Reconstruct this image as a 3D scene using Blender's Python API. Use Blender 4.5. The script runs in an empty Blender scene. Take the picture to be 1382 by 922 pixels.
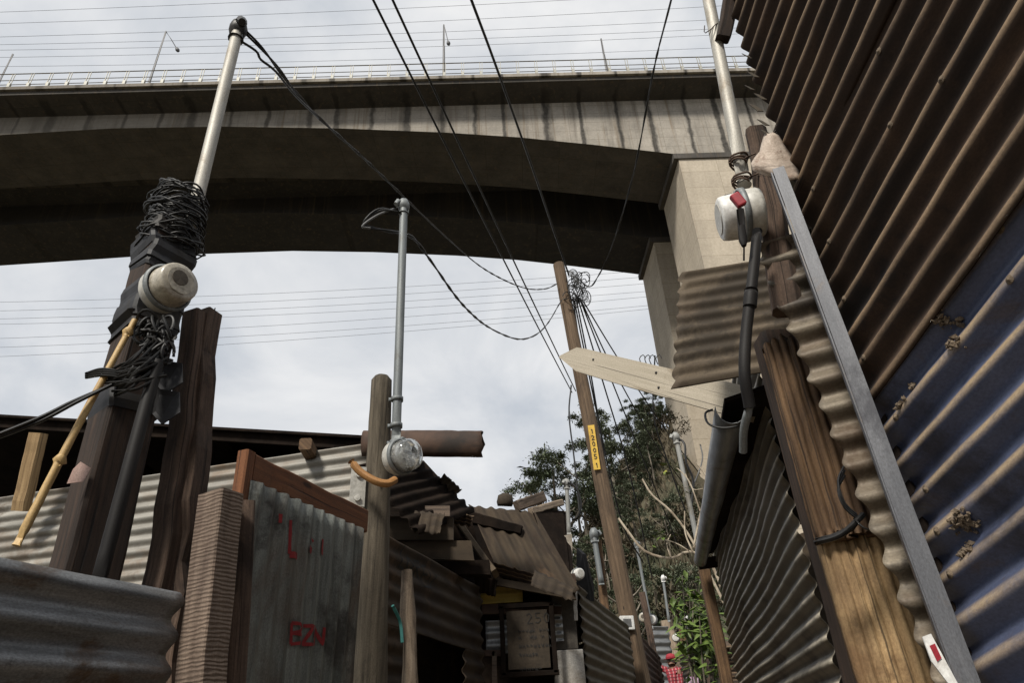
import bpy, bmesh, math, random
from mathutils import Vector as V, Matrix, noise
R = math.radians
PI = math.pi
sc = bpy.context.scene
COL = sc.collection
rnd = random.Random(11)

# ------------------------------------------------------------------ camera
TH, RO, F, CH = R(30.5), R(3.34), 921.0, 1.0
_R0, _U0, _F0 = V((1, 0, 0)), V((0, -math.sin(TH), math.cos(TH))), V((0, math.cos(TH), math.sin(TH)))
CR = math.cos(RO) * _R0 - math.sin(RO) * _U0
CU = math.cos(RO) * _U0 + math.sin(RO) * _R0
CC = V((0, 0, CH))
cam = bpy.data.cameras.new("camera"); cam.sensor_width = 36; cam.lens = 36 * F / 1382
cam.clip_start = 0.05; cam.clip_end = 3000
co = bpy.data.objects.new("camera", cam); COL.objects.link(co)
m = Matrix((CR, CU, -_F0)).transposed().to_4x4(); m.translation = CC
co.matrix_world = m
sc.camera = co

def ray(x, y): return _F0 + CR * ((x - 691) / F) + CU * ((461 - y) / F)
def at(x, y, Y):
    d = ray(x, y); return CC + d * (Y / d.y)
def atz(x, y, z):
    d = ray(x, y); return CC + d * ((z - CH) / d.z)
def onpl(x, y, P, n):
    d = ray(x, y); return CC + d * ((P - CC).dot(n) / d.dot(n))
def hdir(x, y):
    d = ray(x, y); d.z = 0; return d.normalized()
Z = V((0, 0, 1))

# ------------------------------------------------------------------ materials
class NT:
    def __init__(s, name):
        s.m = bpy.data.materials.new(name); s.m.use_nodes = True
        s.t = s.m.node_tree; s.t.nodes.clear()
        s.out = s.n('ShaderNodeOutputMaterial'); s.b = s.n('ShaderNodeBsdfPrincipled')
        s.l(s.b.outputs[0], s.out.inputs[0])
    def n(s, k, **kw):
        x = s.t.nodes.new(k)
        for a, b in kw.items(): setattr(x, a, b)
        return x
    def l(s, a, b): s.t.links.new(a, b)
    def coord(s, kind, scale, rot=(0, 0, 0)):
        tc = s.n('ShaderNodeTexCoord'); mp = s.n('ShaderNodeMapping')
        mp.inputs['Scale'].default_value = scale; mp.inputs['Rotation'].default_value = rot
        s.l(tc.outputs[kind], mp.inputs[0]); return mp.outputs[0]
    def noise(s, vec, scale=1, detail=6, rough=.6, dist=0):
        x = s.n('ShaderNodeTexNoise'); x.inputs['Scale'].default_value = scale
        x.inputs['Detail'].default_value = detail; x.inputs['Roughness'].default_value = rough
        x.inputs['Distortion'].default_value = dist
        s.l(vec, x.inputs['Vector']); return x.outputs['Fac']
    def ramp(s, f, a, b, ca=(0, 0, 0, 1), cb=(1, 1, 1, 1)):
        x = s.n('ShaderNodeValToRGB'); e = x.color_ramp.elements
        e[0].position = a; e[1].position = b; e[0].color = ca; e[1].color = cb
        s.l(f, x.inputs[0]); return x.outputs[0]
    def mix(s, f, a, b, mode='MIX'):
        x = s.n('ShaderNodeMix', data_type='RGBA', blend_type=mode)
        if isinstance(f, (int, float)): x.inputs[0].default_value = f
        else: s.l(f, x.inputs[0])
        for i, c in ((6, a), (7, b)):
            if isinstance(c, tuple): x.inputs[i].default_value = c if len(c) == 4 else c + (1,)
            else: s.l(c, x.inputs[i])
        return x.outputs[2]
    def math(s, op, a, b=None, c=None):
        x = s.n('ShaderNodeMath', operation=op)
        for i, q in enumerate((a, b, c)):
            if q is None: continue
            if isinstance(q, (int, float)): x.inputs[i].default_value = q
            else: s.l(q, x.inputs[i])
        return x.outputs[0]
    def mapr(s, v, a, b, c=0., d=1.):
        x = s.n('ShaderNodeMapRange'); x.inputs[1].default_value = a; x.inputs[2].default_value = b; x.inputs[3].default_value = c; x.inputs[4].default_value = d
        s.l(v, x.inputs[0]); return x.outputs[0]
    def bump(s, h, strength, dist=.01):
        x = s.n('ShaderNodeBump'); x.inputs['Strength'].default_value = strength
        x.inputs['Distance'].default_value = dist
        s.l(h, x.inputs['Height']); s.l(x.outputs[0], s.b.inputs['Normal'])

def mat(name, c1, c2, c3=None, scale=(8, 8, 8), coord='Object', rough=.8, metal=0., bump=.25, bd=.004, patch=(3, .5, .6),
        lo=.35, hi=.68, c4=None, patch4=(1.3, .55, .62), spec=.4, ridge=None, saw=False, detail=7, grain=.55):
    k = NT(name)
    v = k.coord(coord, scale); f = k.noise(v, 1, detail, .62, .3)
    col = k.mix(k.ramp(f, lo, hi), c1, c2)
    h = f
    if c3:
        ps, a, b = patch
        w = k.coord(coord, tuple(ps * (.4 + .6 * q / max(scale)) for q in scale))
        p = k.noise(w, 1, 8, .7, .6); col = k.mix(k.ramp(p, a, b), col, c3)
    if c4:
        ps, a, b = patch4
        w = k.coord(coord, (ps, ps, ps)); p4 = k.noise(w, 1, 9, .72, .2); col = k.mix(k.ramp(p4, a, b), col, c4)
    if ridge:      # band along each ridge; light ones paint the lit highlight along with dust: (pitch, phase, colour, power)
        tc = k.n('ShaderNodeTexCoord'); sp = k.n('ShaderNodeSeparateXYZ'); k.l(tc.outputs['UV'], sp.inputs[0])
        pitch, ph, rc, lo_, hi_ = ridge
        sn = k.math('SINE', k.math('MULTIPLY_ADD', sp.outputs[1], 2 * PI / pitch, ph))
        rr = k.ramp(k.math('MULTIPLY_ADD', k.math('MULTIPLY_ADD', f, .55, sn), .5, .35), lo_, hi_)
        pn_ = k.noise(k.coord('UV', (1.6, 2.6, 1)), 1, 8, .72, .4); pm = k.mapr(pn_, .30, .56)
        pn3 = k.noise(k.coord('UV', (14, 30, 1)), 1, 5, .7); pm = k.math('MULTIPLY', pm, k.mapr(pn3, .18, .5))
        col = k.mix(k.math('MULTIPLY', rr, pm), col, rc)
    if coord == 'UV' and scale[1] >= 40:
        ck = k.noise(k.coord('UV', (1.1, 120, 1)), 1, 3, .6, .4); cm = k.mapr(ck, .60, .66)
        col = k.mix(k.math('MULTIPLY', cm, .85), col, tuple(q*.22 for q in c1)); h = k.math('SUBTRACT', f, k.math('MULTIPLY', cm, .8))
        kn = k.n('ShaderNodeTexVoronoi'); kn.inputs['Scale'].default_value = 1; k.l(k.coord('UV', (3.1, 9, 1)), kn.inputs['Vector'])
        col = k.mix(k.mapr(kn.outputs['Distance'], .10, .05), col, tuple(q*.35 for q in c1))
    if saw:
        v2 = k.coord('UV', (1, .42, 1)); wv = k.n('ShaderNodeTexWave', wave_type='BANDS', bands_direction='X')
        wv.inputs['Scale'].default_value = 32; wv.inputs['Distortion'].default_value = 4.5; wv.inputs['Detail'].default_value = 3
        wv.inputs['Detail Scale'].default_value = 1.6
        k.l(v2, wv.inputs['Vector']); col = k.mix(k.math('MULTIPLY', wv.outputs['Fac'], .30), col, tuple(q * .35 for q in c1))
        h = k.math('ADD', k.math('MULTIPLY', wv.outputs['Fac'], -.45), f)
    if grain:
        gv = k.noise(k.coord(coord, tuple(q * 9 for q in scale) if coord == 'Object' else (140, 260, 1)), 1, 3, .7)
        col = k.mix(grain, col, k.ramp(gv, .25, .7, (.35, .33, .31, 1), (1.25, 1.25, 1.25, 1)), 'MULTIPLY')
    k.l(col, k.b.inputs['Base Color'])
    k.b.inputs['Roughness'].default_value = rough; k.b.inputs['Metallic'].default_value = metal
    k.b.inputs['Specular IOR Level'].default_value = spec
    if bump: k.bump(h, bump, bd)
    return k.m

WOODS = (3, 70, 1)
PI2 = .076
MT = dict(
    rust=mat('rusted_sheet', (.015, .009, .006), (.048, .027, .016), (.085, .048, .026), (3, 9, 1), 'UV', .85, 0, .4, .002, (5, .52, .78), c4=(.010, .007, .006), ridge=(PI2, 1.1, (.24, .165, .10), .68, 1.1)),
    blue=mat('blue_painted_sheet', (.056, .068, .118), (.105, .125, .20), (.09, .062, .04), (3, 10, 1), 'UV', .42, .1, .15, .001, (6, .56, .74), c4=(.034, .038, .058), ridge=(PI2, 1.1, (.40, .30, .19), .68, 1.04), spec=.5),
    galv=mat('galvanised_sheet', (.20, .205, .21), (.33, .335, .33), (.20, .13, .08), (3, 14, 1), 'UV', .45, .55, .1, .001, (5, .6, .75), c4=(.10, .10, .10)),
    galvdark=mat('weathered_galvanised_sheet', (.10, .105, .11), (.25, .26, .27), (.085, .058, .04), (3, 22, 1), 'UV', .40, .25, .25, .001, (7, .52, .64), c4=(.045, .04, .036), patch4=(5, .58, .66), grain=.8),
    gate=mat('old_grey_sheet', (.095, .10, .09), (.26, .275, .25), (.10, .066, .044), (2.2, 34, 1), 'UV', .6, .2, .2, .001, (4, .47, .68), c4=(.05, .046, .04), grain=.7),
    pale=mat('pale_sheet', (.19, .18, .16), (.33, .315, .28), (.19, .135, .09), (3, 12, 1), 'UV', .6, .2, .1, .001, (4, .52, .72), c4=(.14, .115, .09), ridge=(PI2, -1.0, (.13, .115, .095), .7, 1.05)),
    brownsheet=mat('brown_corroded_sheet', (.030, .021, .013), (.066, .046, .027), (.022, .013, .008), (3, 12, 1), 'UV', .9, 0, .3, .002, (4, .46, .66), c4=(.095, .058, .032)),
    tansheet=mat('tan_corroded_sheet', (.085, .062, .038), (.165, .122, .076), (.045, .028, .017), (3, 12, 1), 'UV', .85, 0, .25, .002, (4, .46, .68), c4=(.05, .034, .02)),
    greysheet=mat('grey_brown_sheet', (.060, .050, .038), (.145, .122, .094), (.055, .034, .02), (4, 20, 1), 'UV', .6, .2, .2, .001, (6, .48, .7), c4=(.03, .024, .02)),
    innersheet=mat('dull_ribbed_sheet', (.10, .088, .069), (.19, .168, .133), (.07, .052, .035), (2, 20, 1), 'UV', .5, .3, .15, .001, (5, .5, .7), c4=(.055, .045, .036), ridge=(.066, 1.3, (.48, .43, .34), .72, 1.02)),  # ridge colour paints the bright highlight lines
    awning=mat('brown_ribbed_sheet', (.065, .048, .031), (.13, .10, .068), (.045, .03, .02), (3, 30, 1), 'UV', .85, 0, .2, .001, (5, .5, .7), c4=(.04, .03, .02)),
    stripsheet=mat('grimy_ribbed_strip', (.12, .10, .075), (.25, .21, .155), (.085, .055, .034), (4, 20, 1), 'UV', .6, .2, .25, .001, (6, .46, .68), c4=(.05, .04, .031)),
    reddish=mat('red_brown_sheet', (.044, .024, .016), (.092, .052, .033), (.024, .017, .013), (4, 10, 1), 'UV', .8, 0, .25, .002, (4, .45, .65), c4=(.16, .08, .045)),
    yellowsheet=mat('yellow_sheet', (.32, .22, .04), (.42, .30, .07), (.15, .09, .03), (3, 10, 1), 'UV', .7, 0, .1, .002),
    darkwood=mat('dark_timber', (.016, .010, .007), (.052, .030, .019), (.009, .006, .005), WOODS, 'UV', .85, 0, .5, .003, (6, .5, .7)),
    greywood=mat('weathered_timber', (.075, .056, .043), (.17, .125, .092), (.04, .028, .02), WOODS, 'UV', .9, 0, .6, .003, (6, .52, .72)),
    brownplank=mat('rough_brown_plank', (.060, .039, .028), (.145, .095, .067), (.028, .018, .013), WOODS, 'UV', .9, 0, .7, .003, (7, .48, .68), c4=(.022, .015, .011)),
    sawn=mat('saw_marked_board', (.120, .085, .064), (.215, .160, .122), (.075, .052, .04), (4, 30, 1), 'UV', .9, 0, .8, .004, (5, .52, .75), saw=True),
    postwood=mat('grey_round_post', (.060, .048, .033), (.155, .128, .092), (.03, .024, .018), (3, 60, 1), 'UV', .9, 0, .6, .003, (7, .52, .72)),
    polewood=mat('utility_pole_wood', (.085, .056, .034), (.175, .118, .072), (.05, .032, .02), (2, 40, 1), 'UV', .85, 0, .4, .004, (4, .52, .72)),
    tanwood=mat('tan_weathered_plank', (.27, .175, .085), (.47, .32, .165), (.11, .064, .032), (2.2, 45, 1), 'UV', .85, 0, .5, .003, (5, .5, .72), c4=(.17, .10, .047)),
    redwood=mat('red_brown_plank', (.085, .047, .023), (.19, .112, .055), (.036, .02, .012), (2.2, 45, 1), 'UV', .85, 0, .5, .003, (5, .46, .70)),
    orange=mat('orange_brown_board', (.115, .040, .014), (.20, .078, .029), (.055, .022, .010), WOODS, 'UV', .75, 0, .4, .002, (5, .54, .74)),
    cream=mat('pale_cream_board', (.38, .335, .26), (.49, .435, .35), (.20, .145, .09), (2, 45, 1), 'UV', .8, 0, .3, .002, (6, .54, .72), c4=(.29, .235, .16), grain=.5),
    capsheet=mat('torn_pale_tin', (.36, .29, .235), (.52, .44, .37), (.17, .095, .06), (30, 40, 1), 'UV', .8, 0, .3, .003, (9, .5, .62), c4=(.14, .085, .055), patch4=(16, .56, .66)),
    bamboo=mat('yellow_cane', (.40, .26, .10), (.55, .38, .17), (.25, .14, .05), (6, 60, 1), 'UV', .55, 0, .2, .001, (9, .55, .7)),
    palewood=mat('pale_split_log', (.22, .165, .115), (.42, .335, .25), (.10, .068, .045), (4, 50, 1), 'UV', .9, 0, .7, .004, (8, .5, .68)),
    steelbar=mat('grey_steel_bar', (.085, .088, .098), (.15, .153, .165), (.14, .095, .06), (3, 20, 1), 'UV', .5, .3, .15, .001, (8, .55, .72), c4=(.055, .056, .064)),
    pipe=mat('galvanised_pipe', (.34, .325, .29), (.52, .50, .45), (.22, .17, .115), (2, 18, 1), 'UV', .62, .35, .12, .001, (9, .52, .70)),
    pipegrey=mat('grey_pipe', (.16, .175, .18), (.27, .285, .285), (.13, .11, .09), (2, 18, 1), 'UV', .6, .4, .1, .001, (8, .54, .72)),
    whitepipe=mat('pale_pipe', (.24, .24, .225), (.36, .36, .34), (.17, .155, .13), (2, 10, 1), 'UV', .6, .1, .05, .001),
    plastic=mat('grey_white_plastic', (.46, .45, .41), (.58, .565, .52), (.34, .30, .24), (7, 7, 7), 'Object', .45, 0, .05, .001, (12, .5, .74)),
    plasticwhite=mat('white_plastic', (.66, .655, .63), (.76, .755, .73), (.47, .43, .37), (7, 7, 7), 'Object', .42, 0, .05, .001, (14, .56, .78)),
    dusty=mat('dusty_cover', (.30, .27, .215), (.52, .48, .40), (.18, .15, .11), (14, 14, 14), 'Object', .30, 0, .04, .001, (16, .54, .72), spec=.6),
    dial=mat('meter_dial', (.52, .52, .50), (.62, .62, .60), None, (12, 12, 12), 'Object', .5, 0, 0),
    black=mat('black_plastic', (.010, .010, .011), (.022, .022, .024), (.035, .033, .03), (20, 20, 20), 'Object', .5, 0, .2, .002, spec=.35),
    tape=mat('black_tape', (.012, .012, .014), (.030, .030, .033), (.024, .020, .016), (7, 20, 1), 'UV', .6, 0, .4, .003, spec=.3),
    wire=mat('black_wire', (.010, .010, .010), (.020, .019, .018), None, (30, 30, 30), 'Object', .5, 0, 0),
    greywire=mat('grey_wire', (.10, .10, .10), (.16, .16, .16), None, (30, 30, 30), 'Object', .5, 0, 0),
    farwire=mat('dull_far_cable', (.10, .105, .115), (.14, .145, .155), None, (1, 1, 1), 'Object', .7, 0, 0),
    dkpipe=mat('dark_conduit', (.010, .009, .009), (.024, .022, .021), (.055, .04, .03), (3, 15, 1), 'UV', .6, 0, .1, .001, (9, .6, .74), spec=.2),
    orangepipe=mat('orange_conduit', (.33, .16, .05), (.44, .23, .09), (.22, .10, .035), (9, 20, 1), 'UV', .5, 0, .1, .001),
    red=mat('red_plastic', (.27, .018, .028), (.34, .028, .04), None, (9, 9, 9), 'Object', .45, 0, 0),
    redpaint=mat('red_paint', (.17, .008, .010), (.26, .018, .018), None, (40, 40, 40), 'Object', .7, 0, 0),
    blackpaint=mat('black_marker', (.012, .011, .010), (.022, .02, .018), None, (9, 9, 9), 'Object', .8, 0, 0),
    yellow=mat('yellow_plate', (.60, .37, .035), (.68, .44, .055), (.45, .25, .03), (20, 20, 20), 'Object', .6, 0, 0),
    concrete=mat('concrete_block', (.27, .235, .19), (.40, .36, .30), (.17, .14, .11), (18, 18, 18), 'Object', .95, 0, .4, .006, (5, .5, .7)),
    whitewash=mat('whitewashed_block', (.50, .475, .44), (.62, .60, .56), (.30, .26, .21), (14, 14, 14), 'Object', .9, 0, .3, .004, (5, .52, .7)),
    graypost=mat('grey_cement_post', (.065, .057, .048), (.12, .105, .088), None, (14, 14, 14), 'Object', .9, 0, .3, .004),
    cardboard=mat('brown_board', (.034, .025, .016), (.060, .044, .028), (.022, .015, .010), (5, 5, 5), 'Object', .85, 0, .1, .002),
    interior=mat('shade_black_interior', (.010, .008, .007), (.024, .017, .013), None, (4, 4, 4), 'Object', 1, 0, .2, .01, spec=.05),  # near-black: shade inside and under roofs put into the colour
    paper=mat('pink_paper', (.45, .30, .26), (.55, .40, .35), None, (30, 30, 30), 'Object', .8, 0, .1, .001),
    teal=mat('teal_rope', (.03, .14, .13), (.05, .20, .18), None, (60, 60, 60), 'Object', .8, 0, .2, .001),
    steel=mat('railing_steel', (.36, .36, .33), (.46, .46, .42), (.28, .22, .12), (3, 3, 3), 'Object', .6, .2, 0),
    lampsteel=mat('lamp_steel', (.10, .10, .105), (.15, .15, .155), None, (3, 3, 3), 'Object', .6, .2, 0),
    earth=mat('trodden_earth', (.12, .092, .062), (.21, .165, .115), (.07, .055, .038), (1.6, 1.6, 1.6), 'Object', .95, 0, .5, .05, (.5, .5, .65)),
    hill=mat('dry_hillside', (.085, .068, .045), (.16, .128, .085), (.055, .058, .034), (.6, .6, .6), 'Object', .95, 0, .8, .4, (.22, .45, .6)),
    bark=mat('grey_bark', (.13, .11, .085), (.23, .20, .16), None, (3, 3, 9), 'Object', .9, 0, .3, .02),
    leaf_a=mat('grey_green_leaves', (.085, .10, .062), (.165, .185, .125), None, (.9, .9, .9), 'Object', .8, 0, 0, grain=0),
    leaf_b=mat('dark_green_leaves', (.050, .066, .036), (.11, .13, .075), None, (.9, .9, .9), 'Object', .8, 0, 0, grain=0),
    leaf_dry=mat('dry_scrub_leaves', (.070, .055, .034), (.125, .098, .060), (.055, .060, .030), (.5, .5, .5), 'Object', .8, 0, 0, .1, (.3, .48, .6)),
    leaf_bright=mat('bright_green_leaves', (.075, .125, .022), (.14, .20, .045), (.33, .29, .05), (3, 3, 3), 'Object', .5, 0, 0, .1, (5, .60, .66)),
    leaf_twig=mat('bare_twigs', (.10, .085, .065), (.16, .135, .105), None, (3, 3, 3), 'Object', .9, 0, 0),
    branch=mat('bleached_branch', (.36, .30, .22), (.50, .43, .33), (.22, .17, .12), (20, 20, 20), 'Object', .8, 0, .2, .003),
    skin=mat('brown_skin', (.16, .075, .045), (.20, .10, .06), None, (9, 9, 9), 'Object', .55, 0, 0),
    hair=mat('black_hair', (.012, .009, .008), (.02, .016, .013), None, (60, 60, 60), 'Object', .6, 0, .2, .002),
    denim=mat('dark_trousers', (.02, .024, .035), (.035, .04, .055), None, (50, 50, 50), 'Object', .9, 0, .1, .001),
    pink=mat('pink_white_cloth', (.50, .36, .46), (.62, .52, .60), (.40, .20, .36), (9, 9, 9), 'Object', .9, 0, .1, .002),
    cap=mat('red_cap', (.26, .018, .028), (.33, .03, .045), None, (40, 40, 40), 'Object', .8, 0, 0),
    mud=mat('dry_mud', (.10, .075, .052), (.21, .16, .11), None, (60, 60, 60), 'Object', .95, 0, .8, .01),
)

def plaid():
    k = NT('red_plaid_shirt')
    v = k.coord('Object', (1, 1, 1)); sp = k.n('ShaderNodeSeparateXYZ'); k.l(v, sp.inputs[0])
    a = k.ramp(k.math('SINE', k.math('MULTIPLY', sp.outputs[0], 110)), .55, .75)
    b = k.ramp(k.math('SINE', k.math('MULTIPLY', sp.outputs[2], 110)), .55, .75)
    c = k.mix(a, (.26, .018, .03), (.40, .20, .20)); c = k.mix(b, c, (.10, .012, .02))
    k.l(c, k.b.inputs['Base Color']); k.b.inputs['Roughness'].default_value = .9
    return k.m
MT['plaid'] = plaid()
def glass():
    k = NT('dusty_clear_cover'); k.b.inputs['Base Color'].default_value = (.86, .87, .86, 1); k.b.inputs['Roughness'].default_value = .06
    k.b.inputs['IOR'].default_value = 1.45
    f = k.noise(k.coord('Object', (14, 14, 14)), 1, 5, .6); k.l(k.ramp(f, .5, .8, (.95, .95, .95, 1), (.5, .5, .5, 1)), k.b.inputs['Transmission Weight'])
    return k.m
MT['glass'] = glass()

def concrete(name, light, dark, board=(3.2, 1.25), streak=.8, darkx=None, flat=False, drains=0., wing=False, mort=.022):
    k = NT(name)
    v = k.coord('Object', (1, 1, 1))
    base = k.mix(k.ramp(k.noise(v, .45, 9, .7), .3, .7), dark, light)
    base = k.mix(.5, base, k.ramp(k.noise(v, 5, 4, .7), .2, .75, (.55, .53, .5, 1), (1.2, 1.2, 1.2, 1)), 'MULTIPLY')
    br = k.n('ShaderNodeTexBrick'); br.offset = 0.0
    br.inputs['Scale'].default_value = 1; br.inputs['Brick Width'].default_value = board[0]; br.inputs['Row Height'].default_value = board[1]
    br.inputs['Mortar Size'].default_value = mort; br.inputs['Color1'].default_value = (.84, .84, .84, 1); br.inputs['Color2'].default_value = (1, 1, 1, 1)
    br.inputs['Mortar'].default_value = (.5, .48, .44, 1)
    sp = k.n('ShaderNodeSeparateXYZ'); k.l(v, sp.inputs[0]); cb = k.n('ShaderNodeCombineXYZ')
    if flat: k.l(sp.outputs[0], cb.inputs[0]); k.l(sp.outputs[1], cb.inputs[1])
    else: k.l(k.math('ADD', sp.outputs[0], sp.outputs[1]), cb.inputs[0]); k.l(sp.outputs[2], cb.inputs[1])
    k.l(cb.outputs[0], br.inputs['Vector'])
    col = k.mix(.75, base, br.outputs['Color'], 'MULTIPLY')
    offv = k.math('ADD', k.math('MULTIPLY', sp.outputs[0], -.0445), sp.outputs[1])       # distance across the deck
    s1 = k.noise(k.coord('Object', (.8, .8, .04)), 1, 5, .6, .2)
    col = k.mix(k.math('MULTIPLY', k.ramp(s1, .52, .70), streak * .55), col, (.075, .062, .048))
    s2 = k.noise(k.coord('Object', (2.6, 2.6, .08)), 1, 4, .6)
    col = k.mix(k.math('MULTIPLY', k.ramp(s2, .56, .72), streak * .55), col, (.15, .105, .06))
    if drains:     # wet streaks below the deck drains
        wob = k.math('MULTIPLY', k.math('SUBTRACT', k.noise(k.coord('Object', (.16, 0, 0)), 1, 2), .5), 5.2)
        wob2 = k.math('MULTIPLY', k.math('SUBTRACT', k.noise(k.coord('Object', (1.2, 1.2, .7)), 1, 4), .5), .75)
        xx = k.math('ADD', k.math('ADD', sp.outputs[0], wob), wob2)
        fr = k.math('FRACT', k.math('DIVIDE', xx, 3.3)); dd = k.math('ABSOLUTE', k.math('SUBTRACT', fr, .5))
        wd_ = k.math('MULTIPLY_ADD', k.noise(k.coord('Object', (.3, 0, 0)), 1, 2), .18, -.005)
        mk = k.mapr(k.math('SUBTRACT', dd, wd_), -.05, .025, 1., 0.)
        if wing: mk = k.math('MULTIPLY', mk, k.mapr(k.math('ADD', offv, wob2), -5.5, -4.8))
        mk = k.math('MULTIPLY', mk, k.math('MULTIPLY_ADD', k.noise(v, 3, 3), .5, .62))
        col = k.mix(k.math('MULTIPLY', mk, drains), col, (.016, .014, .012))
    if darkx:     # concrete darker towards one end
        dd = k.math('MULTIPLY_ADD', k.noise(k.coord('Object', (.12, .12, .3)), 1, 5, .6), 16, sp.outputs[0])
        col = k.mix(k.mapr(dd, darkx[0], darkx[1], .72, 0.), col, (.105, .092, .075))
    k.l(col, k.b.inputs['Base Color']); k.b.inputs['Roughness'].default_value = .95
    k.bump(k.noise(v, 6, 6, .7), .3, .05)
    return k.m
MT['bridgeweb'] = concrete('stained_bridge_concrete', (.42, .38, .325), (.26, .238, .205), (4.5, 1.15), 1.25, (-52., 4.), drains=.97)
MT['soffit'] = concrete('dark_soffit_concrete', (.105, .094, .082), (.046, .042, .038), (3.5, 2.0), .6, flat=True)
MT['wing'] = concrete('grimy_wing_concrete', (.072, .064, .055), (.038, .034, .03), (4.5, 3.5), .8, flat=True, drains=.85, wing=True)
MT['farshade'] = concrete('shaded_far_concrete', (.040, .037, .036), (.024, .022, .021), (4.5, 2.4), .6)  # deep shade on the far bridge put into its concrete colour
MT['pier'] = concrete('pale_pier_concrete', (.50, .435, .345), (.40, .345, .27), (6, 1.9), .35)

# ------------------------------------------------------------------ mesh builder
class MB:
    def __init__(s): s.v = []; s.f = []; s.uv = []
    def add(s, vs, fs, uvs):
        b = len(s.v); s.v += [V(p) for p in vs]; s.uv += uvs
        s.f += [tuple(b + i for i in f) for f in fs]
    def build(s, name, mt, parent=None, smooth=False, bevel=0, solid=0):
        org = parent['_o'] if parent else None
        if parent is None:
            org = V((sum(p.x for p in s.v) / len(s.v), sum(p.y for p in s.v) / len(s.v), min(p.z for p in s.v)))
        else: org = V(parent['_o'])
        me = bpy.data.meshes.new(name); me.from_pydata([p - org for p in s.v], [], s.f); me.update()
        u = me.uv_layers.new(name='UVMap')
        for lp in me.loops: u.data[lp.index].uv = s.uv[lp.vertex_index]
        if smooth:
            for p in me.polygons: p.use_smooth = True
        me.materials.append(MT[mt])
        o = bpy.data.objects.new(name, me); COL.objects.link(o)
        o['_o'] = org
        if parent: o.parent = parent
        else: o.location = org
        if parent and not parent.get('_e'):   # sub-part of a mesh: same origin as its parent
            pass
        if bevel:
            b = o.modifiers.new('bevel', 'BEVEL'); b.width = bevel; b.segments = 2; b.limit_method = 'ANGLE'
        if solid:
            b = o.modifiers.new('solid', 'SOLIDIFY'); b.thickness = solid; b.offset = -1
        return o

def thing(name, label, cat, loc, group=None, kind=None):
    o = bpy.data.objects.new(name, None); COL.objects.link(o); o.location = loc; o['_o'] = V(loc); o['_e'] = 1
    o.empty_display_size = .2
    return tag(o, label, cat, group, kind)
def tag(o, label=None, cat=None, group=None, kind=None):
    if label: o['label'] = label
    if cat: o['category'] = cat
    if group: o['group'] = group
    if kind: o['kind'] = kind
    return o

def frame(d, ref=None):
    d = d.normalized(); ref = ref or (Z if abs(d.z) < .95 else V((0, 1, 0)))
    a = d.cross(ref).normalized(); return a, a.cross(d).normalized()
def board(mb, p0, p1, w, d, wref, seg=8, jit=.0015, ch=.12, taper=1., seed=0):
    """plank p0->p1, width w along wref, depth d across, chamfered, slightly uneven"""
    r = random.Random(seed + 5); ax = (p1 - p0); L = ax.length; ax = ax / L
    a = (wref - ax * wref.dot(ax)).normalized(); b = ax.cross(a)
    c = min(w, d) * ch
    prof = [(-w/2+c, -d/2), (w/2-c, -d/2), (w/2, -d/2+c), (w/2, d/2-c), (w/2-c, d/2), (-w/2+c, d/2), (-w/2, d/2-c), (-w/2, -d/2+c)]
    vs, uv, fs = [], [], []
    per = [0]
    for i in range(8): per.append(per[-1] + math.dist(prof[i], prof[(i + 1) % 8]))
    n = 9
    for i in range(seg + 1):
        t = i / seg; sc_ = 1 + (taper - 1) * t; q = p0 + ax * L * t
        dx, dy = r.gauss(0, jit), r.gauss(0, jit)
        for j in range(n):
            x, y = prof[j % 8]
            vs.append(q + a * (x * sc_ + dx) + b * (y * sc_ + dy)); uv.append((L * t + seed * .37, per[j] + seed * .13))
    for i in range(seg):
        for j in range(8): fs.append((i*n+j, i*n+j+1, (i+1)*n+j+1, (i+1)*n+j))
    mb.add(vs, fs, uv)
    for end, q, s in ((0, p0, 1), (seg, p1, -1)):
        idx = [vs[end * n + j] for j in range(8)]
        mb.add(idx, [tuple(range(8))[::-1] if s > 0 else tuple(range(8))], [((prof[j][0]) * .2 + seed, prof[j][1] + prof[j][0]) for j in range(8)])
def smoothpath(pts, n):
    if len(pts) < 3: return [pts[0].lerp(pts[-1], i / n) for i in range(n + 1)]
    P = [pts[0] * 2 - pts[1]] + list(pts) + [pts[-1] * 2 - pts[-2]]; out = []
    k = max(2, n // (len(pts) - 1))
    for i in range(1, len(P) - 2):
        a, b, c, d = P[i-1], P[i], P[i+1], P[i+2]
        for j in range(k):
            t = j / k
            out.append(.5 * ((2*b) + (c-a)*t + (2*a-5*b+4*c-d)*t*t + (3*b-a-3*c+d)*t**3))
    out.append(P[-2]); return out
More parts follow.
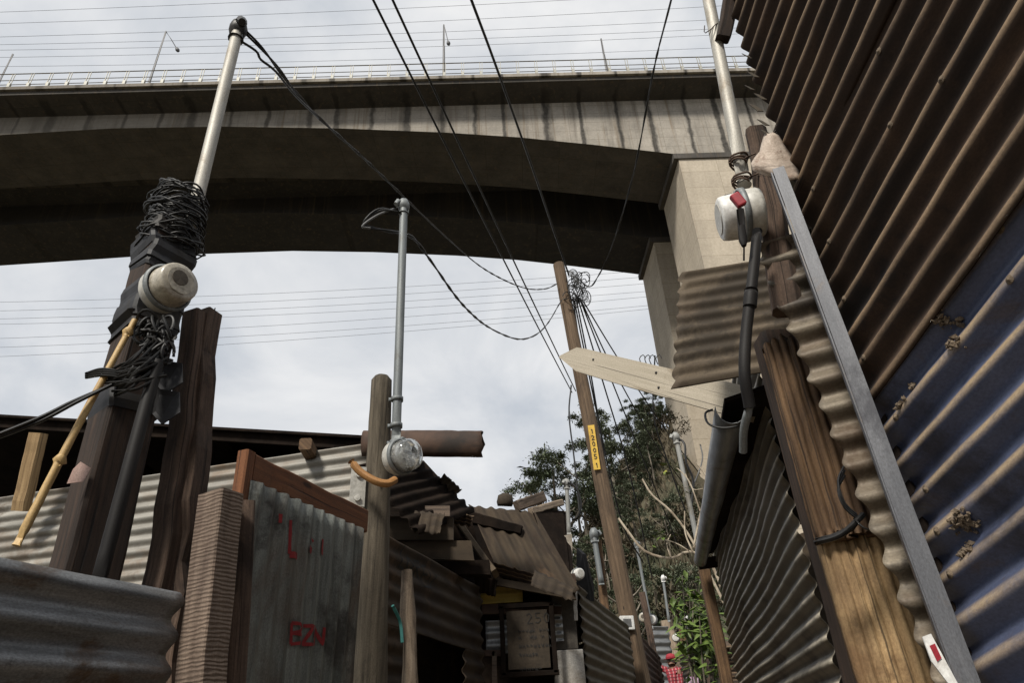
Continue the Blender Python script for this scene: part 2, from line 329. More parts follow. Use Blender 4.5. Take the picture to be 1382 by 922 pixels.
def tube(mb, pts, r, n=8, cap=True, jit=0, seed=0, uo=0):
    rg = random.Random(seed); N = len(pts); L = 0; up = None; rings = []
    vs, uv, fs = [], [], []
    for i, p in enumerate(pts):
        t = (pts[min(i+1, N-1)] - pts[max(i-1, 0)])
        if t.length < 1e-9: t = V((0, 0, 1))
        t.normalize()
        if up is None: a, b = frame(t)
        else:
            a = up - t * up.dot(t)
            a = a.normalized() if a.length > 1e-6 else frame(t)[0]
            b = t.cross(a)
        up = a
        if i: L += (p - pts[i-1]).length
        rr = r[i] if isinstance(r, (list, tuple)) else r
        for j in range(n + 1):
            an = 2 * PI * (j % n) / n; q = rr * (1 + (rg.uniform(-jit, jit) if jit and j < n else 0))
            if j == n: vs.append(vs[-n])
            else: vs.append(p + (a * math.cos(an) + b * math.sin(an)) * q)
            uv.append((L + uo, rr * 2 * PI * j / n + uo * .3))
    m_ = n + 1
    for i in range(N - 1):
        for j in range(n): fs.append((i*m_+j, i*m_+j+1, (i+1)*m_+j+1, (i+1)*m_+j))
    mb.add(vs, fs, uv)
    if cap:
        for e, s in ((0, 1), (N - 1, 0)):
            ring = vs[e*m_:e*m_+n]
            mb.add(ring, [tuple(range(n))[::-1] if s else tuple(range(n))], [((q - ring[0]).length * .2, (q - ring[0]).length + j*.01) for j, q in enumerate(ring)])
def lathe(mb, o, ax, prof, n=28):
    """prof: (distance along ax, radius)"""
    a, b = frame(ax); ax = ax.normalized(); vs, uv, fs = [], [], []
    for (h, r) in prof:
        for j in range(n):
            an = 2*PI*j/n; vs.append(o + ax*h + (a*math.cos(an) + b*math.sin(an))*max(r, 1e-4)); uv.append((h, j/n*.5))
    for i in range(len(prof) - 1):
        for j in range(n):
            k = (j+1) % n; fs.append((i*n+j, i*n+k, (i+1)*n+k, (i+1)*n+j))
    mb.add(vs, fs, uv)
def box(mb, c, ax, ay, az):
    vs = [c + ax*i + ay*j + az*k for k in (-1, 1) for j in (-1, 1) for i in (-1, 1)]
    mb.add(vs, [(0,2,3,1), (4,5,7,6), (0,1,5,4), (2,6,7,3), (0,4,6,2), (1,3,7,5)], [((v-c).x + (v-c).y*.5, (v-c).z) for v in vs])
def slab(mb, poly, th):
    """flat polygon with thickness vector th"""
    n = len(poly); c = poly[0]
    u = (poly[1]-poly[0]).normalized(); w = th.normalized().cross(u)
    q = [((p-c).dot(u), (p-c).dot(w)) for p in poly]
    mb.add(poly, [tuple(range(n))], q); mb.add([p+th for p in poly], [tuple(range(n))[::-1]], q)
    for i in range(n):
        j = (i+1) % n; mb.add([poly[i], poly[j], poly[j]+th, poly[i]+th], [(3,2,1,0)], [q[i], q[j], (q[j][0], q[j][1]+.01), (q[i][0], q[i][1]+.01)])
class Panel:
    """corrugated sheet: origin o, groove direction g, across direction a"""
    def __init__(s, o, g, a, pitch=PI2, amp=.009, dent=.004, seed=0, ph=0, dscale=2.3):
        s.o, s.g, s.a = o, g.normalized(), a.normalized(); s.pitch, s.amp, s.dent, s.seed, s.ph, s.ds = pitch, amp, dent, seed, ph, dscale
        n = s.g.cross(s.a); s.flip = n.dot(CC - o) < 0; s.n = -n if s.flip else n
    def p(s, t, q, off=0):
        d = s.dent * noise.noise(V((t*s.ds + s.seed*7.1, q*s.ds*1.6, s.seed*3.3))) * 2
        d += s.dent * .5 * noise.noise(V((t*9 + s.seed, q*14, 2.2)))
        return s.o + s.g*t + s.a*q + s.n*(s.amp*math.cos(2*PI*q/s.pitch + s.ph) + d + off)
    def ts(s, x, y):
        w = onpl(x, y, s.o, s.n) - s.o
        g, a = s.g, s.a; c = g.dot(a); A, B = w.dot(g), w.dot(a); k = 1 - c*c
        return (A - c*B)/k, (B - c*A)/k
    def sheet(s, mb, s0, s1, t0, t1, nt=24, per=10, jag=0):
        ns = max(2, int(abs(s1-s0)/s.pitch*per)); rg = random.Random(s.seed+3)
        vs, uv, fs = [], [], []
        for i in range(ns+1):
            q = s0 + (s1-s0)*i/ns
            a = t0(q) if callable(t0) else t0; b = t1(q) if callable(t1) else t1
            a += jag*noise.noise(V((q*25, s.seed, 1))); b += jag*noise.noise(V((q*25, s.seed, 5)))
            for j in range(nt+1):
                t = a + (b-a)*j/nt; vs.append(s.p(t, q)); uv.append((t + s.seed*.73, q))
        for i in range(ns):
            for j in range(nt):
                f = (i*(nt+1)+j, i*(nt+1)+j+1, (i+1)*(nt+1)+j+1, (i+1)*(nt+1)+j)
                fs.append(f[::-1] if s.flip else f)
        mb.add(vs, fs, uv)
    def strokes(s, mb, lines, w, off=.003):
        for ln in lines:
            P = []
            for i in range(len(ln)-1):
                a, b = V(ln[i]), V(ln[i+1]); k = max(2, int((b-a).length/.006))
                P += [a.lerp(b, j/k) for j in range(k + (1 if i == len(ln)-2 else 0))]
            rows = []
            for i, c in enumerate(P):
                d = (P[min(i+1, len(P)-1)] - P[max(i-1, 0)]); d = d.normalized() if d.length > 0 else V((1, 0))
                nn = V((-d.y, d.x)); ww = w*(1 + .25*noise.noise(V((c.x*40, c.y*40, 3))))
                rows.append([c + nn*ww*q for q in (-.5, -.17, .17, .5)])
            vs = [s.p(q.x, q.y, off) for r_ in rows for q in r_]
            fs = [(i*4+j, i*4+j+1, (i+1)*4+j+1, (i+1)*4+j) for i in range(len(rows)-1) for j in range(3)]
            mb.add(vs, fs, [(q.x, q.y) for r_ in rows for q in r_])
def catenary(a, b, sag, n=24):
    return [a.lerp(b, i/n) - Z*sag*4*(i/n)*(1-i/n) for i in range(n+1)]
def wire(name, label, pts, r, mt='wire', group=None, n=6, cat='cable', twist=0, parent=None):
    mb = MB()
    if twist:
        for ph in (0, PI):
            P = []
            L = 0
            for i, p in enumerate(pts):
                if i: L += (p-pts[i-1]).length
                t = (pts[min(i+1, len(pts)-1)]-pts[max(i-1, 0)]).normalized(); a, b = frame(t)
                P.append(p + (a*math.cos(L*twist+ph) + b*math.sin(L*twist+ph))*r*.52)
            tube(mb, P, r*.56, n)
    else: tube(mb, pts, r, n)
    o = mb.build(name, mt, parent, smooth=True)
    if not parent: tag(o, label, cat, group)
    return o
def structure(o): o['kind'] = 'structure'; return o
def gz(x, y): return .053*y if y > -3 else -.16

# ------------------------------------------------------------------ world and light
w = bpy.data.worlds.new("World"); sc.world = w; w.use_nodes = True
nt = w.node_tree; nt.nodes.clear()
def wn(k, **kw):
    x = nt.nodes.new(k)
    for a, b in kw.items(): setattr(x, a, b)
    return x
SUN_EL, SUN_AZ = R(46), R(207)      # azimuth measured clockwise from +Y
out = wn('ShaderNodeOutputWorld'); bg = wn('ShaderNodeBackground'); bg.inputs[1].default_value = .1
sky = wn('ShaderNodeTexSky', sky_type='NISHITA'); sky.sun_disc = False; sky.sun_elevation = SUN_EL; sky.sun_rotation = SUN_AZ
tc = wn('ShaderNodeTexCoord'); mp = wn('ShaderNodeMapping'); mp.inputs['Scale'].default_value = (1.4, 1.4, 2.6); mp.inputs['Location'].default_value = (.35, .2, .1)
nz = wn('ShaderNodeTexNoise'); nz.inputs['Scale'].default_value = 1.7; nz.inputs['Detail'].default_value = 9; nz.inputs['Roughness'].default_value = .55; nz.inputs['Distortion'].default_value = .4
rp = wn('ShaderNodeValToRGB'); e = rp.color_ramp.elements
e[0].position = .30; e[0].color = (.43, .48, .55, 1); e[1].position = .66; e[1].color = (.87, .87, .87, 1)
sclv = wn('ShaderNodeVectorMath', operation='SCALE'); sclv.inputs['Scale'].default_value = 10.6
mx = wn('ShaderNodeMix', data_type='RGBA'); mx.inputs[0].default_value = .93
L = nt.links.new
L(tc.outputs['Generated'], mp.inputs[0]); L(mp.outputs[0], nz.inputs['Vector']); L(nz.outputs['Fac'], rp.inputs[0]); L(rp.outputs[0], sclv.inputs[0])
L(sky.outputs[0], mx.inputs[6]); L(sclv.outputs[0], mx.inputs[7]); L(mx.outputs[2], bg.inputs[0]); L(bg.outputs[0], out.inputs[0])
sd = bpy.data.lights.new("sun", 'SUN'); sd.energy = 4.6; sd.angle = R(10); sd.color = (1, .95, .86)
so = bpy.data.objects.new("sun", sd); COL.objects.link(so)
sv = V((math.sin(SUN_AZ)*math.cos(SUN_EL), math.cos(SUN_AZ)*math.cos(SUN_EL), math.sin(SUN_EL)))
so.rotation_euler = sv.to_track_quat('Z', 'Y').to_euler(); so.location = sv*40
sc.view_settings.view_transform = 'Standard'; sc.view_settings.look = 'None'; sc.view_settings.exposure = 0; sc.view_settings.gamma = 1
sc.view_settings.use_curve_mapping = False
sc.render.engine = 'CYCLES'; sc.cycles.use_denoising = True; sc.cycles.max_bounces = 8

# ------------------------------------------------------------------ ground, hill
def hillz(x, y):
    def ss(a, b, t):
        t = min(1, max(0, (t-a)/(b-a) if b != a else 1)); return t*t*(3-2*t)
    A = 22*ss(-6, 14, x)
    if y > 5: A *= 1 - .62*ss(.232, .285, x/y)*ss(64, 50, y if y > 50 else 50)
    z = .053*min(y, 18) + ss(17, 52, y)*A + (.02*(y-18) if y > 18 else 0)
    z += noise.noise(V((x*.15, y*.15, 0)))*.9*ss(18, 26, y)
    return z
mb = MB(); xs = [-900, -400, -200, -120] + [-80 + 2.5*i for i in range(65)] + [120, 200, 400, 900]
ys = [-300, -100, -40, -15, -3] + [2*i for i in range(1, 36)] + [75, 85, 110, 160, 260, 500, 1200]
vs = [V((x, y, (hillz(x, y) if y > -3 else -.16) - (.0 if y < 17 else 0))) for y in ys for x in xs]
nx = len(xs)
mb.add(vs, [(j*nx+i, j*nx+i+1, (j+1)*nx+i+1, (j+1)*nx+i) for j in range(len(ys)-1) for i in range(nx-1)], [(v.x, v.y) for v in vs])
tag(structure(mb.build('hillside', 'hill', smooth=True)))
mb = MB(); P = [(-.95, -3), (.75, -3), (.72, 1.5), (1.2, 4), (2.0, 8), (3.4, 15.5), (4.2, 19), (2.4, 19), (1.6, 14.5), (.9, 7.6), (.3, 5), (-.3, 4.4), (-.62, 2.5)]
vs = [V((x, y, gz(x, y) + .006)) for x, y in P]; mb.add(vs, [tuple(range(len(P)))], [(v.x, v.y) for v in vs])
structure(mb.build('path', 'earth'))

# ------------------------------------------------------------------ bridge
Zd = 55.0
BA, BB = atz(0, 123, Zd), atz(1010, 97, Zd); bd = (BB-BA).normalized(); bn = V((-bd.y, bd.x, 0))
def bp(s, off, z): return V((BA.x + bd.x*s + bn.x*off, BA.y + bd.y*s + bn.y*off, z))
prof_pts = [(0, 182), (150, 173), (300, 170.5), (460, 173), (600, 178.5), (700, 185), (800, 195), (915, 208)]
prof = []
for q in prof_pts:
    p = onpl(*q, bp(0, 2.3, 0), bn); prof.append(((p-BA).dot(bd), p.z))
prof = [(-60, 46), (-40, 48.6), (-20, 51.0)] + prof
s_p0 = (onpl(915, 211, bp(0, 2.3, 0), bn)-BA).dot(bd)      # near left corner of the pier
PW = 9.0
prof += [(s_p0+PW, prof[-1][1]), (s_p0+PW+15, 50), (s_p0+PW+35, 52.6), (s_p0+PW+60, 51), (s_p0+PW+80, 47.5)]
S0, S1 = prof[0][0], prof[-1][0]
def zb(s):
    for (a, za), (b, z2) in zip(prof, prof[1:]):
        if a <= s <= b: return za + (z2-za)*(s-a)/(b-a)
    return prof[-1][1]
SS = sorted(set([S0 + (S1-S0)*i/120 for i in range(121)] + [p[0] for p in prof]))
def ribbon(mb, f0, f1):
    vs = [g(s) for s in SS for g in (f0, f1)]
    mb.add(vs, [(2*i, 2*i+1, 2*i+3, 2*i+2) for i in range(len(SS)-1)], [(s, k) for s in SS for k in (0, 1)])
def girder(name, label, o0, near):
    t = thing(name, label, 'bridge', bp(s_p0, o0+6, 18))
    zt = Zd - 2.0
    def part(nm, mt, pairs):
        mb = MB()
        for a, b in pairs: ribbon(mb, a, b)
        return mb.build(nm, mt, t)
    part('deck_slab', 'wing' if near else 'farshade', [
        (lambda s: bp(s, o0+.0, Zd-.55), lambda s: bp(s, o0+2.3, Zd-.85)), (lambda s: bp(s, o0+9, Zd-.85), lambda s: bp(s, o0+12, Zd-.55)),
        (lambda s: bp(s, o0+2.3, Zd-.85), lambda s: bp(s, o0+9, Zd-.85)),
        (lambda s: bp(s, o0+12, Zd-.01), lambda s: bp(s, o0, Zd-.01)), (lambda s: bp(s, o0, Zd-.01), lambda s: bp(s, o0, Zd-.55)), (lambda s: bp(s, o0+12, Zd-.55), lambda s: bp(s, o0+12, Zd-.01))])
    part('girder_web', 'bridgeweb' if near else 'farshade', [(lambda s: bp(s, o0+2.3, zb(s)), lambda s: bp(s, o0+2.3, Zd-.8)), (lambda s: bp(s, o0+9, Zd-.8), lambda s: bp(s, o0+9, zb(s)))][::1])
    part('girder_soffit', 'soffit' if near else 'farshade', [(lambda s: bp(s, o0+9, zb(s)), lambda s: bp(s, o0+2.3, zb(s)))])
    mb = MB()
    for a in (o0-.1, o0+11.8):
        q = [bp(S0, a, Zd), bp(S1, a, Zd)]
        c = (q[0]+q[1])/2 + Z*.10; box(mb, c, bd*((S1-S0)/2), bn*.17, Z*.20)
    mb.build('kerb', 'bridgeweb', t)
    pz = 17.0
    mb = MB(); zt_ = prof[10][1] - .02
    box(mb, bp(s_p0+PW/2, o0+5.65, (pz-8+zt_)/2), bd*(PW/2), bn*3.33, Z*((zt_-pz+8)/2))
    mb.build('pier', 'pier', t)
    mb = MB(); box(mb, bp(s_p0+PW/2-.1, o0+5.65, zt_ -.32), bd*(PW/2+.35), bn*3.49, Z*.3); mb.build('bearing_beam', 'soffit', t)
    # railing
    mb = MB()
    for z, r in ((2.45, .055), (1.55, .04), (.95, .04)): tube(mb, [bp(S0, o0+.05, Zd+z), bp(S1, o0+.05, Zd+z)], r, 6)
    mb.build('handrail', 'steel', t)
    mesh = None
    s_a, s_b = (-3, 76) if near else (0, 74)
    k = 0
    s = s_a
    while s < s_b:
        if mesh is None:
            mb = MB(); o_ = bp(s, o0+.05, Zd+.3)
            box(mb, o_ + Z*.38, bd*.13, bn*.10, Z*.40)
            box(mb, o_ - bd*.11 + Z*1.45, bd*.026, bn*.03, Z*.72); box(mb, o_ + bd*.11 + Z*1.45, bd*.026, bn*.03, Z*.72)
            ob = mb.build('railing_post', 'steel', t); mesh = ob; s_first = s
        else:
            ob = mesh.copy(); COL.objects.link(ob); ob.parent = t; ob.location = bd*(s-s_first)
        s += 1.75 if near else 3.5
    return t
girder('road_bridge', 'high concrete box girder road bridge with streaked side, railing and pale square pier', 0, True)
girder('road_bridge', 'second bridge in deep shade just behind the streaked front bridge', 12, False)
for i, (x0, y0, x1, y1, arm, lb) in enumerate([
        (201, 112, 225, 42, (239, 66), 'leaning street lamp on bridge deck, drooping head, left of the meter pipe'),
        (599, 105, 602, 33, (605, 57), 'upright street lamp on bridge deck with small drooping head above mid span'),
        (820, 100, 813, 52, None, 'thin bare lamp post on bridge deck near the pier'),
        (-2, 112, 12, 73, None, 'short lamp post on bridge at the far left edge')]):
    a = onpl(x0, y0, bp(0, 1.0, 0), bn); b = onpl(x1, y1, bp(0, 1.0, 0), bn); a.z = Zd; b = V((a.x, a.y, b.z))
    t = thing('street_lamp', lb, 'street lamp', a, 'street lamps along the bridge')
    mb = MB(); tube(mb, [a, b], [.15, .08], 8); mb.build('pole', 'lampsteel', t, True)
    if arm:
        c = onpl(*arm, bp(0, .4, 0), bn)
        mb = MB(); tube(mb, [b, b.lerp(c, .5)+Z*.06, c], .045, 6); mb.build('arm', 'lampsteel', t, True)
        d = (c-b).normalized(); mb = MB(); lathe(mb, c - d*.25, d, [(0, .03), (.05, .13), (.4, .2), (.6, .16), (.68, .02)], 10); mb.build('lamp_head', 'lampsteel', t, True)

# far power lines behind and above the bridge
k = 0
for y0, y1, Yf in [(17, -34, 75), (32, -12, 75), (50, 8, 76), (60, 27, 80), (67, 40, 80), (77, 48, 81), (89, 66, 84)]:
    a, b = at(-60, y0+1, Yf), at(1060, y1-6, Yf+6)
    wire('power_line', 'thin high voltage line sagging across the sky above the bridge railing', catenary(a, b, 1.2, 12), .035, 'farwire', 'power lines above the bridge', 4, 'power line'); k += 1
for y0, y1, Yf in [(403, 358, 150), (415, 366, 150), (426, 375, 152), (433, 386, 155), (453, 392, 155), (465, 404, 158), (478, 408, 158)]:
    a, b = at(-60, y0+6, Yf), at(960, y1, Yf+8)
    wire('power_line', 'thin high voltage line crossing the sky seen under the bridge', catenary(a, b, 2.2, 12), .05, 'farwire', 'power lines seen under the bridge', 4, 'power line')
# bird
p = at(708, 633, 60); mb = MB()
tube(mb, [p - V((.25, 0, 0)), p, p + V((.28, 0, .05))], [.02, .09, .02], 6)
for sgn in (-1, 1):
    tip = p + V((sgn*.75, sgn*.3, -.05 + .1)); slab(mb, [p + V((-.1, .1*sgn, .05)), p + V((.14, .1*sgn, .05)), p + V((sgn*.4, sgn*.2, .2)), tip], V((0, 0, .02)))
tag(mb.build('bird', 'black'), 'small dark bird gliding in the grey sky above the patched shack roof', 'bird')

# ------------------------------------------------------------------ vegetation on the hill
def leafcloud(mb, c, rx, rz, n, size, rg, clumps=9, bias=.2):
    cs = []
    for _ in range(clumps):
        d = V((rg.gauss(0, 1), rg.gauss(0, 1), rg.gauss(0, 1))).normalized()*rg.uniform(.35, 1)
        cs.append((c + V((d.x*rx, d.y*rx, d.z*rz)), rg.uniform(.25, .5)))
    for _ in range(n):
        q, k = rg.choice(cs); d = V((rg.gauss(0, 1), rg.gauss(0, 1), rg.gauss(0, .8)))*.42*k
        p = q + V((d.x*rx, d.y*rx, d.z*rz*1.1)); s = size*rg.uniform(.6, 1.4)
        a = V((rg.uniform(-1, 1), rg.uniform(-1, 1), rg.uniform(-.9, .5))).normalized(); b = frame(a)[0]
        l = a*s; w_ = b*s*.36
        mb.add([p-l*.5, p+w_*.5, p+l*.5, p-w_*.5], [(0, 1, 2, 3)], [(0, 0), (1, 0), (1, 1), (0, 1)])
    return cs
def make_tree(h, rx, lm, seed, label, loc, n=2300, size=.34):
    rg = random.Random(seed); t = thing('tree', label, 'tree', loc, 'trees on the hillside')
    o = V(loc); mb = MB(); top = o + V((rg.uniform(-.4, .4), rg.uniform(-.4, .4), h*.78))
    P = smoothpath([o - Z*.3, o.lerp(top, .4) + V((rg.uniform(-.25, .25), 0, 0)), top], 10); tube(mb, P, [.17*(1-i/len(P)*.75)*h/8 for i in range(len(P))], 7)
    lf = MB()
    for b in range(8):
        s = o.lerp(top, rg.uniform(.4, .98)); an = rg.uniform(0, 2*PI); rr = rx*rg.uniform(.45, 1)
        e_ = s + V((math.cos(an)*rr, math.sin(an)*rr, rg.uniform(.1, .28)*h)); tube(mb, smoothpath([s, s.lerp(e_, .5)-Z*.15, e_], 6), [.06, .05, .045, .04, .035, .025, .02][:7], 5, False)
        leafcloud(lf, e_, rx*.5, h*.13, n//8, size, rg, 6)
    mb.build('trunk', 'bark', t, True); lf.build('crown', lm, t)
    return t
def copytree(o, loc, label, rz, s):
    c = o.copy(); COL.objects.link(c); c.location = loc; c.rotation_euler = (0, 0, rz); c.scale = (s, s, s); c['label'] = label
    for ch in o.children:
        d = ch.copy(); COL.objects.link(d); d.parent = c
    return c
def hp(x, y, Y):   # a point of the hillside under a pixel column
    p = at(x, y, Y); return V((p.x, p.y, hillz(p.x, p.y)-.15))
protos = []
TREES = [  # px, py of the crown middle, Y, variant, scale, label
    (822, 565, 44, 0, 1.0, 'tall loose grey-green tree topping the hill, first right of the yellow number plate'),
    (785, 615, 41, 1, .95, 'bushy grey-green tree on the skyline just left of the utility pole'),
    (862, 560, 47, 2, 1.05, 'tall tree on the hill crest midway between the utility pole and the pale pier'),
    (888, 575, 46, 0, .95, 'dense tree on the hill crest leaning towards the pale bridge pier'),
    (758, 655, 39, 2, .75, 'low tree at the left end of the hill skyline'),
    (845, 615, 36, 1, .85, 'dark rounded tree halfway up the hill behind the hanging wires'),
    (805, 665, 33, 2, .7, 'small dark tree on the slope behind the utility pole'),
    (885, 640, 33, 0, .7, 'slender tree on the slope below the crest behind the bare twigs'),
    (770, 640, 42, 0, .8, 'rounded grey-green tree at the left of the skyline, second from its end'),
    (845, 590, 46, 1, .8, 'rounded tree on the hill crest right of the number plate, lower than its neighbours'),
    (880, 585, 45, 2, .8, 'round dark tree on the crest between the two tallest trees'),
    (763, 695, 38, 0, .8, 'loose tree low at the left edge of the hill behind the white pipe'),
    (790, 690, 36, 2, .8, 'dark tree on the slope just left of the utility pole foot'),
    (828, 660, 40, 1, .8, 'grey-green tree on the slope right behind the lower number plate'),
    (880, 630, 40, 0, .8, 'grey-green tree on the slope left of the lower bridge pier'),
    (920, 690, 26, 1, .6, 'dark green tree low on the slope behind the gutter end'),
    (840, 715, 26, 2, .45, 'small bush-like tree low on the slope right of the utility pole'),
]
for i, (x, y, Y, v, s, lb) in enumerate(TREES):
    c = at(x, y, Y); g = V((c.x, c.y, hillz(c.x, c.y)-.2)); H = max(3.2, (c.z-g.z)/.74)
    if i > 4 and not 10 <= Y - 32 <= 14: H = 2.9 + .25*(i % 3)
    else: H = min(H, 7.5)
    if i < 3:
        t = make_tree(H, H*.36, ('leaf_a', 'leaf_a', 'leaf_b')[i], 40+i, lb, g, 10500, H*.027); protos.append((t, H))
    else:
        t, h0 = protos[v]; copytree(t, g, lb, rnd.uniform(0, 6), H/h0)
# scrub bushes
def make_shrub(seed, lm, size=.17):
    rg = random.Random(seed); mb = MB(); leafcloud(mb, V((0, 0, .55)), .9, .6, 420, size, rg, 8)
    st = MB()
    for k in range(5):
        an = rg.uniform(0, 6.28); tube(st, [V((0, 0, -.2)), V((math.cos(an)*.25, math.sin(an)*.25, .4)), V((math.cos(an)*.6, math.sin(an)*.6, .8))], [.03, .02, .01], 4, False)
    t = thing('shrub', 'x', 'shrub', V((0, 0, 0)), 'scrub bushes on the slope'); mb.build('foliage', lm, t); st.build('stems', 'bark', t)
    return t
SH = [make_shrub(5, 'leaf_dry'), make_shrub(6, 'leaf_dry'), make_shrub(7, 'leaf_b'), make_shrub(8, 'leaf_a')]
SHL = ['dry brown scrub bush on the hillside behind the hanging wires', 'dry brown scrub bush on the hillside behind the hanging wires', 'dark green shrub on the slope behind the wires', 'grey-green shrub on the slope behind the wires']
used = [False]*4; rg = random.Random(77)
for i in range(110):
    Y = rg.uniform(20, 48); x = rg.uniform(735, 985); p = at(x, 700, Y)
    v = rg.choice([0, 1, 0, 1, 2, 3]) if Y > 25 else rg.choice([0, 2, 2, 3])
    loc = V((p.x, p.y, hillz(p.x, p.y)-.1)); s = rg.uniform(.8, 1.7)
    if not used[v]: used[v] = True; c = SH[v]; c.location = loc
    else: c = copytree(SH[v], loc, SHL[v], rg.uniform(0, 6), s)
    c.scale = (s, s, s); c['label'] = SHL[v]
rg = random.Random(3); mb = MB()
for i in range(9000):
    Y = rg.uniform(18, 52); p = at(rg.uniform(725, 1000), 700, Y); q = V((p.x, p.y, hillz(p.x, p.y))); hh = rg.uniform(.25, .8)
    a = V((rg.gauss(0, .35), rg.gauss(0, .35), 1))*hh; b = V((rg.uniform(-1, 1), rg.uniform(-1, 1), .2)).normalized()*.09
    mb.add([q-b, q+b, q+a+b*.2], [(0, 1, 2)], [(0, 0), (1, 0), (.5, 1)])
tag(mb.build('dry_grass', 'leaf_dry'), 'dry brown grass covering the hillside', 'grass', kind='stuff')

# ------------------------------------------------------------------ meters and masts
def meter(p, ax, r, label, seed, cover='dusty', glass=True):
    """p: centre of the back of the socket"""
    t = thing('electric_meter', label, 'electric meter', p - Z*r, 'electric meters')
    ax = ax.normalized(); a, b = frame(ax)
    mb = MB(); lathe(mb, p, ax, [(0, 0), (0, r*.9), (.01, r*.97), (r*.62, r*.97), (r*.66, r*.93)], 32); mb.build('socket_base', 'plastic', t, True)
    mb = MB(); lathe(mb, p, ax, [(r*.56, r*.99), (r*.58, r*1.06), (r*.76, r*1.06), (r*.79, r*.98)], 32); box(mb, p + ax*r*.67 + b*r*1.09 , ax*r*.10, a*r*.14, b*r*.07)
    mb.build('clamp_ring', 'pipegrey', t, True)
    if cover == 'glass':
        mb = MB(); lathe(mb, p, ax, [(r*.8, r*.74), (r*1.02, r*.74), (r*1.03, 0)], 28); mb.build('meter_core', 'plastic', t, True)
    mb = MB(); lathe(mb, p, ax, [(r*.74, r*.90), (r*1.35, r*.87), (r*1.5, r*.84), (r*1.56, r*.76), (r*1.585, r*.5), (r*1.59, 0)], 32); mb.build('cover', cover, t, True, solid=.003 if cover == 'glass' else 0)
    if cover == 'plasticwhite':
        mb = MB(); box(mb, p + ax*r*1.1 + (b*.72 - a*.50).normalized()*r*.885, ax*r*.13, (b*.5+a*.72).normalized()*r*.10, (b*.72-a*.5).normalized()*r*.012); mb.build('rating_label', 'greywire', t)
    zz = r*1.05 if cover == 'glass' else r*1.592
    mb = MB(); lathe(mb, p + ax*zz, ax, [(0, 0), (0, r*.74 if cover == 'glass' else r*.60), (.0015, r*.6), (.002, 0)], 28); mb.build('dial_plate', {'glass': 'dial', 'dusty': 'dusty'}.get(cover, 'plastic'), t)
    mb = MB(); 
    zz = r*1.05 if cover == 'glass' else r*1.592
    if cover == 'glass':
        box(mb, p + ax*(zz+.004) + b*r*.18, ax*.0012, a*r*.26, b*r*.06); mb.build('register_window', 'greywire', t)
        mb = MB(); box(mb, p + ax*(zz+.004) - b*r*.22 + a*r*.1, ax*.0012, a*r*.12, b*r*.05); mb.build('rating_label', 'greywire', t)
    elif cover == 'dusty':
        lathe(mb, p + ax*(zz+.0025) + b*r*.1 + a*r*.08, ax, [(0, 0), (0, r*.36), (.0012, r*.34), (.0014, 0)], 20); mb.build('dirty_window', 'greysheet', t)
    return t
def mast(name, label, a, b, r, mt, head='black', head_dir=V((1, 0, -.3)), couplers=(), coupmt='pipegrey', hs=1., bend=None):
    t = thing(name, label, 'service mast', a, 'service masts with weatherheads')
    mb = MB(); tube(mb, smoothpath([a, a.lerp(b, .5) + (bend or V((0, 0, 0))), b], 12), r, 14); mb.build('pipe', mt, t, True)
    d = (b-a).normalized(); hd_ = (head_dir - d*head_dir.dot(d)).normalized()
    mb = MB(); R_ = r*1.45*hs
    tube(mb, [b - d*R_*1.2, b + d*R_*.3, b + d*R_*1.2 + hd_*R_*.1, b + d*R_*1.9 + hd_*R_*.35, b + d*R_*2.2 + hd_*R_*.7], [R_*1.02, R_*1.12, R_*1.18, R_*.95, R_*.45], 12, jit=.03)
    tube(mb, [b + d*R_*1.5, b + d*R_*1.2 + hd_*R_*1.25, b + d*R_*.5 + hd_*R_*1.7], [R_*.8, R_*.75, R_*.5], 10)
    mb.build('weatherhead', head, t, True)
    for k in couplers:
        q = a.lerp(b, k); mb = MB(); lathe(mb, q - d*r*.45, d, [(0, r*1.02), (0, r*1.3), (r*.9, r*1.3), (r*.9, r*1.02)], 14)
        box(mb, q + frame(d)[0]*r*1.5, frame(d)[0]*r*.35, frame(d)[1]*r*.25, d*r*.4); mb.build('pipe_clamp', coupmt, t, True)
    return t

# ------------------------------------------------------------------ LEFT: shack behind
bwB = at(490, 600, 4.2); bwA = atz(0, 672, bwB.z); bwh = (bwA-bwB); bwh.z = 0; bwl = bwh.length; bwh.normalize()
shackL = thing('shack', 'shack with pale corrugated wall and flat black roof behind the left posts', 'shack', (bwA+bwB)/2 - Z*(bwB.z - gz(0, 4.4)))
pn = Panel(bwB, bwh, -Z, dent=.004, seed=2); mb = MB()
zg = bwB.z - gz(0, 4.3)
pn.sheet(mb, 0, .82, -.05, bwl+3, 50); pn.build_ = None
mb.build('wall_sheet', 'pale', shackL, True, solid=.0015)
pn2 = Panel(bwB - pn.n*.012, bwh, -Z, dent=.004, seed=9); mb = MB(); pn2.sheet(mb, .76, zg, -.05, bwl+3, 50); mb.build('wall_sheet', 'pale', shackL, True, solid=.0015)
eR = at(500, 592, 4.3); eL = at(-300, 545, 5.0)
back = 3.2
mb = MB(); off = V((-.2, back, 0))
bz = V((0, 0, -.16))
slab(mb, [eL, eR, eR + off + bz, eL + off + bz], V((0, 0, .02)))
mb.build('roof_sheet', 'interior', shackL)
mb = MB()
board(mb, eL - Z*.035 + V((0, .06, 0)), eR - Z*.035 + V((0, .06, 0)), .07, .03, Z, seed=3); mb.build('fascia_board', 'interior', shackL)
mb = MB(); q = at(412, 599, 4.12); board(mb, q, q + V((-.1, 1.4, -.06)), .08, .08, Z, seed=4); mb.build('rafter', 'redwood', shackL)
